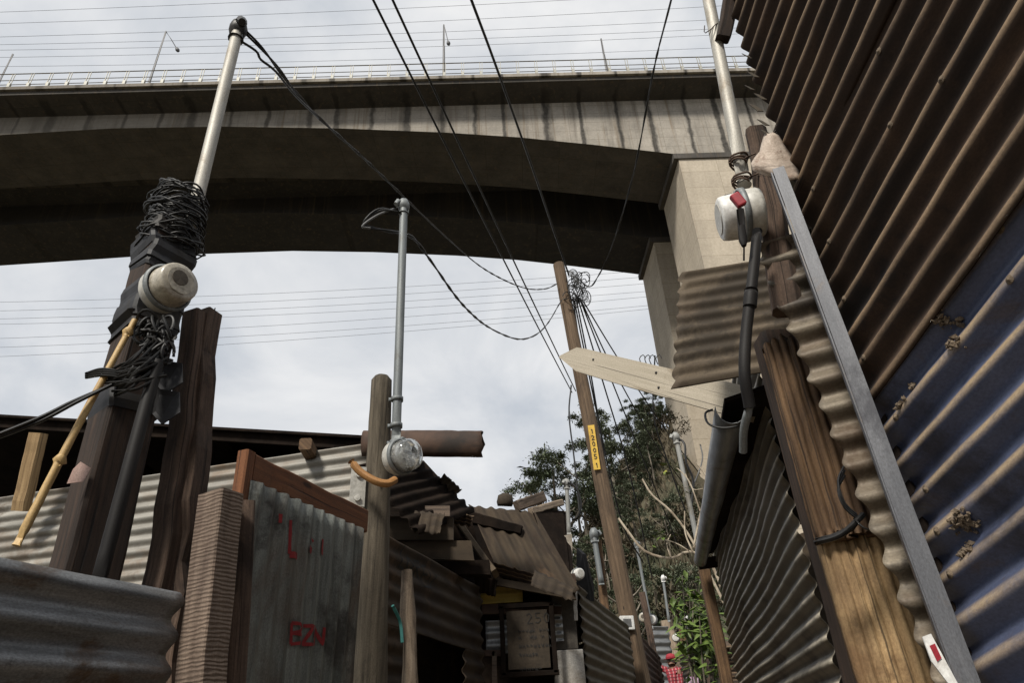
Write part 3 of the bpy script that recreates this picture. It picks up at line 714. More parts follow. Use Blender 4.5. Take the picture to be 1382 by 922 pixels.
for x in (150, 300):
    mb = MB(); q = at(x, 590 - (x-300)*.03, 4.5); board(mb, q, q + V((-.1, 2.4, -.1)), .06, .07, Z, seed=x); mb.build('rafter', 'interior', shackL)
mb = MB(); a, b = at(28, 690, 4.55), at(52, 585, 4.4); board(mb, a, b, .10, .08, V((1, 0, 0)), seed=8); mb.build('roof_post', 'tanwood', shackL)
mb = MB()
far = pn.n * -1
w0 = bwA + bwh*3 + far*2.2; w1 = bwB + far*2.2
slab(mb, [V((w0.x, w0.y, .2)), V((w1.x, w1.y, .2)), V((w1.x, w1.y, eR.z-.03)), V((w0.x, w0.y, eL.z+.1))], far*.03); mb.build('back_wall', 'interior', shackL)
mb = MB(); slab(mb, [V((bwB.x+.01, bwB.y+.05, .2)), V((w1.x, w1.y, .2)), V((w1.x, w1.y, eR.z-.12)), V((bwB.x+.01, bwB.y+.05, eR.z-.1))], V((.03, 0, 0))); mb.build('side_wall', 'brownsheet', shackL)

# fence sheet bottom left
fB = at(243, 800, 1.68); fA = atz(0, 752, fB.z); fh = (fA-fB); fh.z = 0; fl = fh.length; fh.normalize()
t = thing('sheet_fence', 'grey galvanised corrugated sheet fence in the lower left corner, torn right edge', 'fence', (fA+fB)/2 - Z*fB.z)
pn = Panel(fB, fh, -Z, dent=.007, seed=4, ph=-1.9, amp=.011); mb = MB(); pn.sheet(mb, 0, fB.z-.06, 0, fl+.7, 40, 12, jag=.010); mb.build('sheet', 'galvdark', t, True, solid=.0015)
mb = MB(); q = fB + fh*.45 - pn.n*.05; board(mb, V((q.x, q.y, .0)), V((q.x, q.y, fB.z-.03)), .07, .05, fh, seed=2); mb.build('stake', 'darkwood', t)

# main left timber post
pb, pt = at(112, 780, 1.8), at(226, 325, 1.8); ax = (pt-pb).normalized(); base = pb - ax*(pb.z-.09)/ax.z
post1 = thing('timber_post', 'thick dark timber post bound with black tape, carrying the left meter', 'post', base)
wd = V((.80, -.60, 0)).normalized()
mb = MB(); board(mb, base, pt, .135, .135, wd, 14, .0015, .07, seed=1); mb.build('beam', 'darkwood', post1)
mb = MB()
Lp = (pt-pb).length
for (k0, k1, e_) in ((.985, 1.03, .012), (.93, .99, .016), (.88, .94, .012), (.855, .885, .008), (.74, .81, .010), (.68, .745, .013), (.645, .69, .010), (.40, .47, .010)):
    sl = rnd.uniform(-.01, .01); mb = MB()
    board(mb, pb + ax*Lp*k0, pb + ax*Lp*k1 + V((sl, 0, 0)), .135+e_*1.1, .135+e_*1.1, wd, 3, .004, .06, seed=int(k0*100)); mb.build('tape_wrap', 'tape', post1)
mb = MB(); q = at(104, 640, 1.68); slab(mb, [q+V((-.02, 0, -.025)), q+V((.018, .005, -.02)), q+V((.026, .01, .018)), q+V((0, 0, .034)), q+V((-.012, -.004, .012))], V((0, .002, 0))); mb.build('paper_scrap', 'paper', post1)
for (px_, py_, dx) in ((226, 505, .0), (222, 545, .02)):
    mb = MB(); q = at(px_, py_, 1.74); slab(mb, [q+V((-.03, 0, .05)), q+V((.03, .01, .04)), q+V((.05, .0, -.03)), q+V((.0, .01, -.06)), q+V((-.04, .02, -.02))], V((0, .004, 0))); mb.build('rubber_flap', 'tape', post1)
# wire coil round the top of the post
mb = MB(); rg = random.Random(21)
cA, cB = at(231, 333, 1.8), at(243, 268, 1.84)
for k in range(80):
    f = rg.random(); c = cA.lerp(cB, f); tilt = V((rg.gauss(0, .30), rg.gauss(0, .25), 1)).normalized(); a, b = frame(tilt)
    r_ = .068 + rg.uniform(0, .030) ; ex = rg.uniform(.85, 1.2); ph = rg.uniform(0, 6.28); n_ = 26; tot = rg.uniform(4, 6.28)
    tube(mb, [c + (a*math.cos(ph+tot*i/n_)*ex + b*math.sin(ph+tot*i/n_))*(r_ + .006*math.sin(5*tot*i/n_+k)) + Z*.008*math.sin(3*tot*i/n_+k) for i in range(n_+1)], rg.uniform(.0026, .0042), 5)
tag(mb.build('wire_coil', 'wire', smooth=True), 'tangled coil of black wire wound round the top of the taped timber post', 'wire coil')
mb = MB()
for k in range(34):
    c = at(rg.uniform(190, 228), rg.uniform(435, 480), 1.70); a, b = frame(V((rg.gauss(0, 1), rg.gauss(0, 1), rg.gauss(0, .6)))); r_ = rg.uniform(.016, .038); tot = rg.uniform(3, 6)
    tube(mb, [c + a*math.cos(tot*i/14)*r_*.8 + b*math.sin(tot*i/14)*r_*1.2 for i in range(15)], .0045, 5)
for k in range(30):
    x0, y0 = rg.uniform(135, 160), rg.uniform(497, 535); x1, y1 = rg.uniform(195, 228), rg.uniform(455, 510)
    P = [at(x0, y0, 1.66), at((x0+x1)/2, (y0+y1)/2 + rg.uniform(-12, 14), 1.64), at(x1, y1, 1.69)]; tube(mb, smoothpath(P, 8), .0042, 5)
for k in range(4): tube(mb, smoothpath([at(116, 504+k*2, 1.67), at(140, 498+k*3, 1.64), at(175, 505+k*2, 1.66)], 8), .004, 5)
tag(mb.build('wire_bundle', 'wire', smooth=True), 'knot of black wires tied across the post below the left meter', 'wire bundle')
# meter, mast
axm = V((.85, -.53, -.02)).normalized(); mc = at(214, 396, 1.73)
meter(mc, axm, .073, 'dusty beige electric meter on the taped timber post at left', 1, 'dusty')
pa, pbm = at(250, 335, 1.83), at(320, 45, 1.85)
mast('service_mast', 'long pale steel pipe with black weatherhead rising from the taped post at left', pa, pbm, .0235, 'pipe', 'black', V((.5, -.6, -.4)), (), hs=.95)
# cane, conduit, cable
mb = MB(); P = smoothpath([at(22, 737, 1.60), at(100, 585, 1.63), at(182, 432, 1.68)], 16); tube(mb, P, [.0105-.002*i/16 for i in range(len(P))], 8, jit=.05)
for f in (.42, .98):
    q = P[int(f*(len(P)-1))]; d = (P[-1]-P[0]).normalized(); tube(mb, [q-d*.016, q, q+d*.016], [.0095, .0165, .0095], 8, jit=.15)
tag(mb.build('cane', 'bamboo', smooth=True), 'yellow knotted cane leaning against the taped timber post', 'cane')
mb = MB(); tube(mb, smoothpath([at(128, 805, 1.66), at(172, 640, 1.66), at(213, 488, 1.68)], 12), .0175, 12); tag(mb.build('conduit', 'dkpipe', smooth=True), 'straight black conduit running down beside the taped timber post', 'conduit')
wire('cable', 'thick black double cable coming from the left edge to the taped post', smoothpath([at(-40, 603, 1.5), at(50, 568, 1.56), at(100, 543, 1.6), at(150, 520, 1.65)], 20), .0085, twist=9)

# second timber: two planks
t = thing('timber_post', 'rough brown double plank post with broken top right of the taped post', 'post', at(217, 795, 1.95) - Z*1.3)
a, b = at(205, 880, 1.95), at(266, 424, 1.95); d = (b-a).normalized(); a0 = a - d*(a.z-.1)/d.z
mb = MB(); board(mb, a0, b, .078, .07, V((1, -.3, 0)), 26, .0035, .08, seed=11, taper=.85); mb.build('plank', 'brownplank', t)
a, b = at(240, 880, 1.98), at(284, 421, 1.98); d = (b-a).normalized(); a1 = a - d*(a.z-.1)/d.z
mb = MB(); board(mb, a1, b, .052, .085, V((1, -.3, 0)), 26, .0035, .08, seed=12, taper=.8); mb.build('plank', 'brownplank', t)
mb = MB(); q = b + V((.01, 0, 0)); tube(mb, [q - Z*.03, q + Z*.015 + V((.004, 0, 0))], .0022, 5); mb.build('nail', 'black', t)
# sawn board
t = thing('sawn_board', 'light brown rough sawn board with curved saw marks, left of the gate', 'board', at(272, 922, 1.7) - Z*1.0)
a, b = at(270, 935, 1.70), at(298, 668, 1.70); d = (b-a).normalized(); a0 = a - d*(a.z-.05)/d.z
mb = MB(); board(mb, a0, b, .085, .075, V((1, -.45, 0)), 12, .0015, .05, seed=6); mb.build('board', 'sawn', t)
a, b = at(312, 935, 1.78), at(329, 678, 1.78); d = (b-a).normalized(); a0 = a - d*(a.z-.05)/d.z
mb = MB(); board(mb, a0, b, .055, .04, V((1, .6, 0)), 10, .0015, .06, seed=7); mb.build('backing_board', 'brownplank', t)

# gate
gh = hdir(1079, 981); gP = at(352, 652, 1.95)
gate = thing('gate', 'grey ribbed metal gate with red painted letters and orange top rail', 'gate', V((gP.x, gP.y, .1)) + gh*.25)
pn = Panel(gP, Z, gh, .0635, .0065, .003, 6); mb = MB()
s1 = pn.ts(486, 712)[1]
pn.sheet(mb, -.035, s1+.02, -1.55, lambda q: .0 + .006*noise.noise(V((q*30, 0, 3))), 36, 10); pnl = mb.build('panel', 'gate', gate, True, solid=.0012)
def px_lines(pn, ls): return [[pn.ts(x, y) for x, y in l] for l in ls]
mb = MB()
Ls = [[(394, 702), (391, 748)], [(391, 749), (403, 751)], [(421, 727), (420, 730)], [(418, 738), (417, 747)], [(433, 729), (432, 750)]]
def letter(ls, w_):
    mb = MB(); pn.strokes(mb, px_lines(pn, ls), w_, .005); mb.build('painted_letter', 'redpaint', pnl)
mb = MB(); pn.strokes(mb, px_lines(pn, Ls[:1]), .009); pn.strokes(mb, px_lines(pn, Ls[1:2]), .020); mb.build('painted_letter', 'redpaint', pnl)
letter(Ls[2:4], .026); letter(Ls[4:], .026)
letter([[(395, 841), (393, 870)], [(395, 841), (402, 843), (404, 848), (402, 853), (395, 855)], [(395, 855), (404, 858), (405, 864), (402, 869), (393, 870)]], .0095)
letter([[(409, 845), (420, 846), (409, 870), (421, 871)]], .0105); letter([[(424, 872), (425, 847), (432, 871), (434, 848)]], .0105)
letter([[(379, 694), (378, 706)]], .011)
mb = MB(); q0 = onpl(340, 634, gP - pn.n*.03, pn.n); q1 = onpl(487, 700, gP - pn.n*.03, pn.n); q0.z = q1.z = max(q0.z, gP.z+.02); board(mb, q0 - gh*.01, q1 + gh*.02, .085, .035, Z, seed=15); mb.build('top_rail', 'orange', gate)
mb = MB(); board(mb, V((q0.x, q0.y, .12)) - gh*.032, q0 - gh*.032 + Z*.045, .04, .04, gh, seed=16); mb.build('stile', 'orange', gate)

# middle round post, mast, meter
a, b = at(503, 930, 2.9), at(515, 514, 2.9); base = V((a.x, a.y, .14))
t = thing('round_post', 'grey weathered round wooden post with chamfered top beside the gate', 'post', base)
mb = MB(); n_ = 22; P = [base.lerp(b, i/n_) for i in range(n_+1)]; rr = [.082 - .034*i/n_ for i in range(n_+1)]; P.append(b + Z*.02); rr.append(.034)
tube(mb, P, rr, 18, jit=.035, seed=4); mb.build('trunk', 'postwood', t, True)
mb = MB(); q = at(483, 657, 2.83); box(mb, q, V((.030, .012, 0)), V((-.002, .006, 0)), Z*.088)
for s_ in (-.055, .05): lathe(mb, q + Z*s_ + V((.004, -.012, 0)), V((.25, -1, 0)), [(0, 0), (0, .014), (.004, .012), (.005, 0)], 12)
mb.build('mounting_plate', 'plastic', t)
mast('service_mast', 'slim grey pipe with curled wire head rising from the round wooden post', at(534, 604, 2.86), at(545, 282, 2.86), .0215, 'pipegrey', 'pipegrey', V((-.6, -.4, -.4)), (.015, .075, .17), hs=.9)
meter(at(531, 620, 2.83), V((.80, -.60, -.05)), .076, 'round grey meter with clear dial face on the round wooden post', 2, 'glass')
mb = MB(); P = smoothpath([at(474, 623, 2.72), at(486, 637, 2.72), at(505, 649, 2.72), at(522, 653, 2.74), at(533, 648, 2.78)], 16); tube(mb, P, .0165, 10)
tag(mb.build('conduit', 'orangepipe', smooth=True), 'short bent orange conduit below the meter on the round wooden post', 'conduit')
mb = MB(); tube(mb, smoothpath([at(530, 818, 2.85), at(540, 840, 2.9), at(543, 868, 2.9)], 10), .007, 6); tag(mb.build('rope', 'teal', smooth=True), 'loose teal rope hanging beside the round wooden post', 'rope')

# ------------------------------------------------------------------ CENTRE SHACK
hL = hdir(993, 986); PL = at(535, 800, 3.3)
cs = thing('shack', 'dark patched shack of brown corrugated sheets with sagging roof, mid left', 'shack', V((PL.x+.1, PL.y+.8, .22)))
pn = Panel(PL, hL, Z, dent=.006, seed=12); mb = MB()
tE = pn.ts(651, 850)[0]; tO = (pn.ts(570, 860)[0], pn.ts(626, 870)[0])
zlow = lambda q: q
# sheet above the opening, then the strip right of it
sO = pn.ts(598, 868)[1]
pn.sheet(mb, sO, .23, -.15, tE, 30, 10, .01); pn.sheet(mb, .30-PL.z, sO, tO[1], tE, 10, 10, .008); pn.sheet(mb, .30-PL.z, sO, -.15, tO[0]-.1, 8, 10)
wallp = mb.build('wall_sheet', 'brownsheet', cs, True, solid=.0015)  # darker sheet carries the shade under the roof in its colour
mb = MB()
LR = [[(546, 737), (541, 765), (548, 768)], [(554, 752), (549, 762), (553, 771), (558, 764), (554, 752)], [(561, 778), (562, 757), (568, 758), (566, 766), (561, 767), (569, 782)],
      [(578, 764), (571, 764), (571, 776), (577, 777)], [(571, 776), (572, 792), (580, 793)], [(580, 770), (582, 795), (590, 775)]]
LR = [[(x-2, y) for x, y in l] for l in LR]
pn.strokes(mb, px_lines(pn, LR), .010); mb.build('scrawled_letters', 'blackpaint', wallp)
# inner darkness: back wall and floorless interior
cE = pn.p(tE, 0); cE.z = 0
inn = -pn.n
mb = MB()
bz0, bz1 = .25, 1.80
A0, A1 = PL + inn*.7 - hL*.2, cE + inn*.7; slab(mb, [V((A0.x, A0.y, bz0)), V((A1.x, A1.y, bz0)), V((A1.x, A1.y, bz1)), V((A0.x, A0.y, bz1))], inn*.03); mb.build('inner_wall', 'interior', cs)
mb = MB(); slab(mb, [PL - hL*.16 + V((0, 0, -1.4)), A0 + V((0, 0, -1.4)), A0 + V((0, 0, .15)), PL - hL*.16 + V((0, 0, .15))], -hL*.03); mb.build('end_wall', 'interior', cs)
# upper gable bits facing the camera, y ~ 4.2
def plate(nm, pts, Y, mt, th=.03, parent=cs, dY=None, seed=0):
    mb = MB(); P = [at(p_[0], p_[1], p_[2] if len(p_) > 2 else Y) for p_ in pts]; slab(mb, P, V((0, th, 0))); return mb.build(nm, mt, parent)
plate('gable_board', [(505, 683), (607, 683), (607, 697), (505, 697)], 3.9, 'greywood', .025)
plate('gable_panel', [(505, 699), (612, 699), (612, 729), (505, 729)], 3.95, 'brownsheet', .02)
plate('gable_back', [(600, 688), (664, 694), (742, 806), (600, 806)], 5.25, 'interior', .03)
plate('header_board', [(505, 730), (636, 730), (640, 757), (505, 752)], 3.98, 'brownsheet', .03)
plate('beam', [(580, 758), (660, 756), (662, 776), (580, 774)], 4.1, 'interior', .1)
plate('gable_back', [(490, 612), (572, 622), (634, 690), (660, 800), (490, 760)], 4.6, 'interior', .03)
# dark upper roof with toothed verge, underside seen
r0, r1, r2, r3 = at(560, 616, 4.3), at(642, 690, 4.3), at(500, 690, 3.7), at(490, 628, 3.75)
ga = (r0-r3); pnr = Panel(r0, (r3-r0), (r1-r0), .076, .012, .006, 21); mb = MB()
pnr.sheet(mb, 0, (r1-r0).length, 0, (r3-r0).length*1.2, 12, 10); mb.build('upper_roof_sheet', 'interior', cs, True, solid=.002)
# rolled ridge cap
mb = MB(); a, b = at(492, 603, 4.15), at(652, 604, 4.05); d = (b-a); Lc = d.length; d.normalize(); u, v_ = frame(d)
vs, uv, fs = [], [], []
for i in range(21):
    for j in range(13):
        an = PI*(-.32 + 1.25*j/12); rr_ = .104 + .004*noise.noise(V((i*.6, j*.5, 1)))
        vs.append(a + d*(Lc*i/20 + (.018*noise.noise(V((j*.7, 3, 3))) if i == 20 else 0)) + V((0, -1, 0))*math.cos(an)*rr_ + Z*math.sin(an)*rr_); uv.append((Lc*i/20, an*.09))
for i in range(20):
    for j in range(12): fs.append((i*13+j, i*13+j+1, (i+1)*13+j+1, (i+1)*13+j))
mb.add(vs, fs, uv); mb.build('ridge_cap', 'reddish', cs, True, solid=.002)
# tan lean-to roof sheet
c0, c1, c2, c3 = at(632, 682, 5.0), at(722, 692, 5.0), at(772, 806, 4.65), at(672, 772, 4.65)
pnt = Panel(c0, (c3-c0), (c1-c0), .085, .010, .006, 31); mb = MB(); wT = (c1-c0).length; lT = (c3-c0).length
pnt.sheet(mb, 0, wT, 0, lambda q: lT*(1+.14*q/wT), 16, 10, .02); mb.build('lean_to_sheet', 'brownsheet', cs, True, solid=.002)
mb = MB(); a, b = at(636, 700, 4.9), at(704, 716, 4.85); board(mb, a, b, .085, .06, Z, seed=31, taper=.7); mb.build('roof_weight', 'interior', cs)
mb = MB(); a, b = at(612, 695, 4.6), at(668, 775, 4.4); board(mb, a, b, .035, .09, V((1, 0, .6)), seed=32); mb.build('barge_board', 'tansheet', cs)
mb = MB()
a, b = at(722, 690, 5.05), at(777, 795, 4.7)
slab(mb, [at(716, 686, 5.0), at(760, 690, 5.3), at(764, 722, 5.3), at(772, 800, 4.75), at(766, 806, 4.7)], V((.03, .05, 0))); mb.build('side_board', 'interior', cs)
for k, (px_, Y_, mt_n, rot_) in enumerate((([(606, 690), (640, 697), (636, 712), (604, 706)], 4.15, 'rust', .1), ([(560, 690), (600, 694), (594, 722), (556, 716)], 3.8, 'brownsheet', -.1), ([(668, 760), (722, 775), (716, 790), (662, 776)], 4.55, 'rust', .12),
        ([(722, 770), (776, 794), (771, 812), (716, 790)], 4.5, 'brownsheet', -.2), ([(640, 776), (672, 783), (668, 806), (641, 798)], 4.4, 'interior', .1), ([(600, 640), (624, 662), (600, 676), (588, 655)], 4.22, 'brownsheet', .1))):
    mb = MB(); P = [at(x, y, Y_ + rot_*j*.4) for j, (x, y) in enumerate(px_)]; u_, w_ = P[1]-P[0], P[3]-P[0]; vs = []; n1, n2 = 14, 8
    for i in range(n1+1):
        for j in range(n2+1):
            q = P[0] + u_*(i/n1) + w_*(j/n2) + (P[2]-P[1]-w_)*(i/n1)*(j/n2); ed = i in (0, n1) or j in (0, n2)
            vs.append(q + V((.012*noise.noise(V((i*.9, j*.9, k)))*ed, -.012*math.cos(i*1.8), .016*noise.noise(V((i*.8, j*.8, k+9)))*ed)))
    mb.add(vs, [(i*(n2+1)+j, i*(n2+1)+j+1, (i+1)*(n2+1)+j+1, (i+1)*(n2+1)+j) for i in range(n1) for j in range(n2)], [(i*.03, j*.03) for i in range(n1+1) for j in range(n2+1)])
    mb.build('patch_sheet', mt_n, cs, True, solid=.002)
# facing front
FY = 4.75
def FP(x, y, dy=0): return at(x, y, FY+dy)
plate('eave_board', [(648, 776), (776, 800), (778, 810), (648, 786)], FY-.12, 'brownsheet', .03)
pf = Panel(FP(648, 794), V((1, 0, 0)), -Z, .05, .006, .003, 41); mb = MB(); pf.sheet(mb, 0, .105, 0, .28, 8); mb.build('yellow_sheet', 'yellowsheet', cs, True, solid=.0015)
plate('lintel', [(650, 815), (758, 819), (758, 829), (650, 829)], FY, 'reddish', .05)
pf = Panel(FP(655, 839, .05), V((1, 0, 0)), -Z, .076, .010, .003, 42); mb = MB(); pf.sheet(mb, 0, .20, 0, .16, 8); mb.build('pale_patch_sheet', 'galv', cs, True, solid=.0015)
plate('door_frame', [(652, 878), (682, 878), (682, 886), (652, 886)], FY, 'reddish', .05)
plate('door_post', [(664, 880), (670, 880), (672, 960), (664, 960)], FY, 'greywood', .05)
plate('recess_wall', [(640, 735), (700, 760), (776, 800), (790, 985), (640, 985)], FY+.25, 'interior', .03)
mb = MB(); q0, q1 = FP(650, 786, -.1), FP(775, 803, -.1)
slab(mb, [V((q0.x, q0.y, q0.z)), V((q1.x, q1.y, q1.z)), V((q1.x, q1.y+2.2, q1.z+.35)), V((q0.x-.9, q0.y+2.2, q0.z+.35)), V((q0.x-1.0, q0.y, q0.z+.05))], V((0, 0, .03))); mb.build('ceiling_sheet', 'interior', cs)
# debris on the roof
t = thing('plank', 'short dark plank end lying on the tan sheet roof', 'plank', at(715, 682, 5.1)); mb = MB(); board(mb, at(697, 684, 5.0), at(733, 671, 5.15), .08, .06, Z, seed=44); mb.build('plank_body', 'greywood', t)
mb = MB(); board(mb, at(716, 690, 5.0), at(757, 679, 5.3), .05, .05, Z, seed=45); tag(mb.build('plank', 'palewood'), 'pale thin board resting on the dark roof edge right of the tan sheet roof', 'plank')
mb = MB(); q = at(681, 676, 5.1); lathe(mb, q - V((.0, 0, .045)), V((.1, -.3, 1)), [(0, 0), (0, .055), (.03, .064), (.08, .055), (.10, .02), (.10, 0)], 14); tag(mb.build('clay_pot', 'cardboard', smooth=True), 'small round pale pot sitting on the tan sheet roof', 'pot')
# sign
pS = FP(680, 822, -.06); sg = thing('notice_board', 'brown handwritten notice board hung in a dark frame at the shack front', 'notice board', FP(712, 905, -.06))
pb_ = Panel(FP(683, 826, -.06), V((1, 0, 0)), -Z, .076, 0, 0, 5)
wS = pb_.ts(738, 826)[0]; hS = pb_.ts(700, 904)[1]
mb = MB(); slab(mb, [pb_.o, pb_.o + V((wS, 0, 0)), pb_.o + V((wS, 0, -hS)), pb_.o + V((0, 0, -hS))], V((0, .02, 0))); bo = mb.build('board', 'cardboard', sg)
mb = MB()
def scr(x, y, w_, h_, n_, seed):
    r_ = random.Random(seed); out = []; cw = w_/n_
    for i in range(n_):
        if r_.random() < .12: continue
        x0 = x + i*cw; out.append([(x0 + cw*r_.uniform(0, .2), y + h_*r_.uniform(.0, .3)), (x0 + cw*r_.uniform(.2, .5), y + h_*r_.uniform(.6, 1)), (x0 + cw*r_.uniform(.5, .8), y + h_*r_.uniform(0, .4)), (x0 + cw*.8, y + h_*r_.uniform(.6, 1))])
    return out
D2 = [(0, .2), (.4, 0), (.8, .3), (.1, 1), (.9, 1)]; D5 = [(.8, 0), (.1, 0), (.1, .45), (.7, .5), (.8, .8), (.4, 1), (0, .9)]; D0 = [(.4, 0), (.05, .4), (.3, 1), (.7, .9), (.8, .3), (.4, 0)]
ln = []
for i, dg in enumerate((D2, D5, D0)): ln.append([(.13 + i*.055 + a_*.042, .02 + b_*.06) for a_, b_ in dg])
pb_.strokes(mb, ln, .0050, .003); mb.build('handwritten_line', 'blackpaint', bo)
for i, (y_, w_) in enumerate(((.11, .20), (.15, .22), (.20, .21), (.25, .12), (.33, .14))):
    mb = MB(); pb_.strokes(mb, scr(.07, y_, w_, .028, 9 if w_ > .15 else 6, i), .0042, .003); mb.build('handwritten_line', 'blackpaint', bo)
mb = MB(); o_ = pb_.o
for (a0, a1) in (((-.03, .03), (-.03, -hS-.03)), ((wS+.03, .03), (wS+.03, -hS-.03)), ((-.05, .03), (wS+.05, .03)), ((-.05, -hS-.03), (wS+.05, -hS-.03))):
    board(mb, o_ + V((a0[0], 0, a0[1])), o_ + V((a1[0], 0, a1[1])), .03, .03, V((0, 1, 0)), 3, 0, .1, seed=3)
mb.build('frame', 'interior', sg)
mb = MB(); pf = Panel(FP(741, 818, .02), V((1, 0, -.0)), -Z, .045, .007, .003, 47); pf.sheet(mb, 0, .22, 0, .08, 4); tag(mb.build('sheet_scrap', 'galv', smooth=True, solid=.0015), 'narrow shiny corrugated scrap right of the notice board', 'metal sheet')
# pale split log in front
a, b = at(552, 935, 3.05), at(553, 770, 3.05); base = V((a.x, a.y, .16)); t = thing('log_post', 'pale split log post standing right of the round wooden post', 'post', base)
mb = MB(); P = [base.lerp(b, i/16) + V((.010*math.sin(i*.7), 0, 0)) for i in range(17)]; tube(mb, P, [.046 - .0012*i + .004*math.sin(i*1.9) for i in range(17)], 12, jit=.14, seed=9); mb.build('trunk', 'palewood', t, True)
# column
a = at(768, 922, 4.9); g0 = gz(0, 4.9)
t = thing('column', 'square grey cement column with whitewashed block base beside the shack', 'column', V((a.x, a.y, g0)))
xw = .085
top = at(766, 790, 4.9).z; midz = at(768, 879, 4.9).z
mb = MB(); box(mb, V((a.x, a.y, (top+midz)/2)), V((xw-.01, 0, 0)), V((0, .08, 0)), Z*((top-midz)/2)); mb.build('shaft', 'graypost', t, bevel=.006)
mb = MB(); hgt = midz - g0; k = 3
for i in range(k): box(mb, V((a.x+.005, a.y, g0 + hgt*(i+.5)/k)), V((xw+.012, 0, 0)), V((0, .10, 0)), Z*(hgt/k/2-.004))
mb.build('block_base', 'whitewash', t, bevel=.006)
# concrete block on top + pipe + meter
q = at(758, 748, 5.15); t = thing('concrete_block', 'rough grey concrete block standing on the column top', 'concrete block', q - Z*.13)
mb = MB(); slab(mb, [at(743, 727, 5.1), at(772, 721, 5.1), at(773, 765, 5.1), at(764, 775, 5.1), at(752, 772, 5.1), at(743, 745, 5.1)], V((0, .12, 0))); mb.build('block_body', 'concrete', t, bevel=.004)
plate_o = MB(); slab(plate_o, [at(755, 776, 4.8), at(777, 774, 4.8), at(777, 800, 4.8), at(770, 812, 4.8)], V((0, .02, 0))); tag(plate_o.build('metal_scrap', 'reddish'), 'small rusty red sheet piece under the concrete block', 'metal sheet')
meter(at(776, 777, 4.86), V((.55, -.8, 0)), .042, 'tiny white meter below the concrete block on the column', 7, 'plasticwhite')
mast('service_mast', 'white pipe with round head above the concrete block', at(768, 722, 5.15), at(765, 656, 5.15), .016, 'whitepipe', 'whitepipe', V((-.5, -.4, -.2)))
wire('cable', 'black cable drooping from the white pipe above the concrete block', smoothpath([at(767, 652, 5.12), at(777, 658, 5.1), at(784, 680, 5.1), at(780, 698, 5.1), at(772, 702, 5.12)], 14), .009)
mb = MB(); slab(mb, [at(778, 740, 5.3), at(786, 748, 5.3), at(797, 790, 5.4), at(797, 812, 5.4), at(778, 800, 5.3)], V((.03, .03, 0))); tag(mb.build('tar_paper', 'black'), 'torn black tar paper hanging behind the column', 'tar paper')
mb = MB(); board(mb, at(776, 795, 4.78), at(777, 838, 4.78), .025, .02, V((1, 0, 0)), seed=3); tag(mb.build('batten', 'whitewash'), 'thin white batten fixed to the cement column', 'batten')
# receding corrugated wall
h12 = hdir(1018, 978); P12 = at(781, 792, 5.1); pn = Panel(P12, h12, -Z, dent=.006, seed=51); mb = MB()
pn.sheet(mb, 0, P12.z-gz(0, 6), -.03, 2.3, 24, 10, .01)
t = thing('shack', 'rusty ribbed wall of the next shack receding towards the utility pole', 'shack', V((P12.x+.3, P12.y+1, gz(0, 6)))); mb.build('wall_sheet', 'greysheet', t, True, solid=.0015)
mb = MB(); q = -pn.n; a, b = P12, P12 + h12*2.3
slab(mb, [a - Z*.01, b - Z*.01, b + q*1.8 - Z*.35, a + q*1.8 - Z*.35], Z*.02); mb.build('roof_sheet', 'rust', t)
mb = MB(); e1 = b - Z*.02; slab(mb, [V((e1.x, e1.y, .4)), V((e1.x + q.x*1.8, e1.y + q.y*1.8, .4)), e1 + q*1.8 - Z*.36, e1], h12*.02); mb.build('end_wall', 'brownsheet', t)

# ------------------------------------------------------------------ utility pole
a, b = at(862, 905, 8.5), at(754, 357, 8.5); d = (b-a).normalized(); base = a - d*(a.z-.44)/d.z
t = thing('utility_pole', 'tall brown wooden utility pole with a yellow number plate', 'utility pole', base)
mb = MB(); P = [base.lerp(b, i/20) for i in range(21)]; tube(mb, P, [.112 - .024*i/20 for i in range(21)], 14, jit=.02); mb.build('pole', 'polewood', t, True)
q0, q1 = at(797.5, 574, 8.37), at(806, 634, 8.37); dv = (q1-q0).normalized(); wv = V((1, -.15, 0)).normalized()
pp = Panel(q0, dv, wv, .076, 0, 0, 3); mb = MB(); Lq = (q1-q0).length
slab(mb, [q0 - wv*.043, q0 + wv*.043, q1 + wv*.043, q1 - wv*.043], V((0, .008, 0))); npl = mb.build('number_plate', 'yellow', t)
D1 = [(.2, .25), (.5, 0), (.5, 1)]; DI = {'1': D1, '2': D2, '0': D0, '5': D5}
mb = MB(); ls = []
for i, ch in enumerate('120051'):
    o_ = .06 + i*.088 + (.03 if i == 5 else 0)
    ls.append([(o_ + v_*.062, -.016 + u_*.042) for u_, v_ in DI[ch]])
pp.strokes(mb, ls, .011, .004); mb.build('digits', 'blackpaint', npl)
PT = b
# tangle of wires at the pole head
mb = MB(); rg = random.Random(8)
for k in range(26):
    c = at(rg.uniform(768, 790), rg.uniform(372, 408), 8.4); a_, b_ = frame(V((rg.gauss(0, .6), 1, rg.gauss(0, .6)))); r_ = rg.uniform(.04, .13); tot = rg.uniform(2.5, 6.2); ph = rg.uniform(0, 6)
    tube(mb, [c + a_*math.cos(ph+tot*i/14)*r_ + b_*math.sin(ph+tot*i/14)*r_*1.3 for i in range(15)], .007, 5)
for k in range(7): tube(mb, smoothpath([at(768+k*1.5, 366, 8.4), at(776+k*2, 385, 8.35), at(783+k*2.2, 408, 8.4)], 8), .006, 5)
tag(mb.build('wire_tangle', 'wire', smooth=True), 'tangle of splices and looped wire ends at the utility pole head', 'wire tangle')
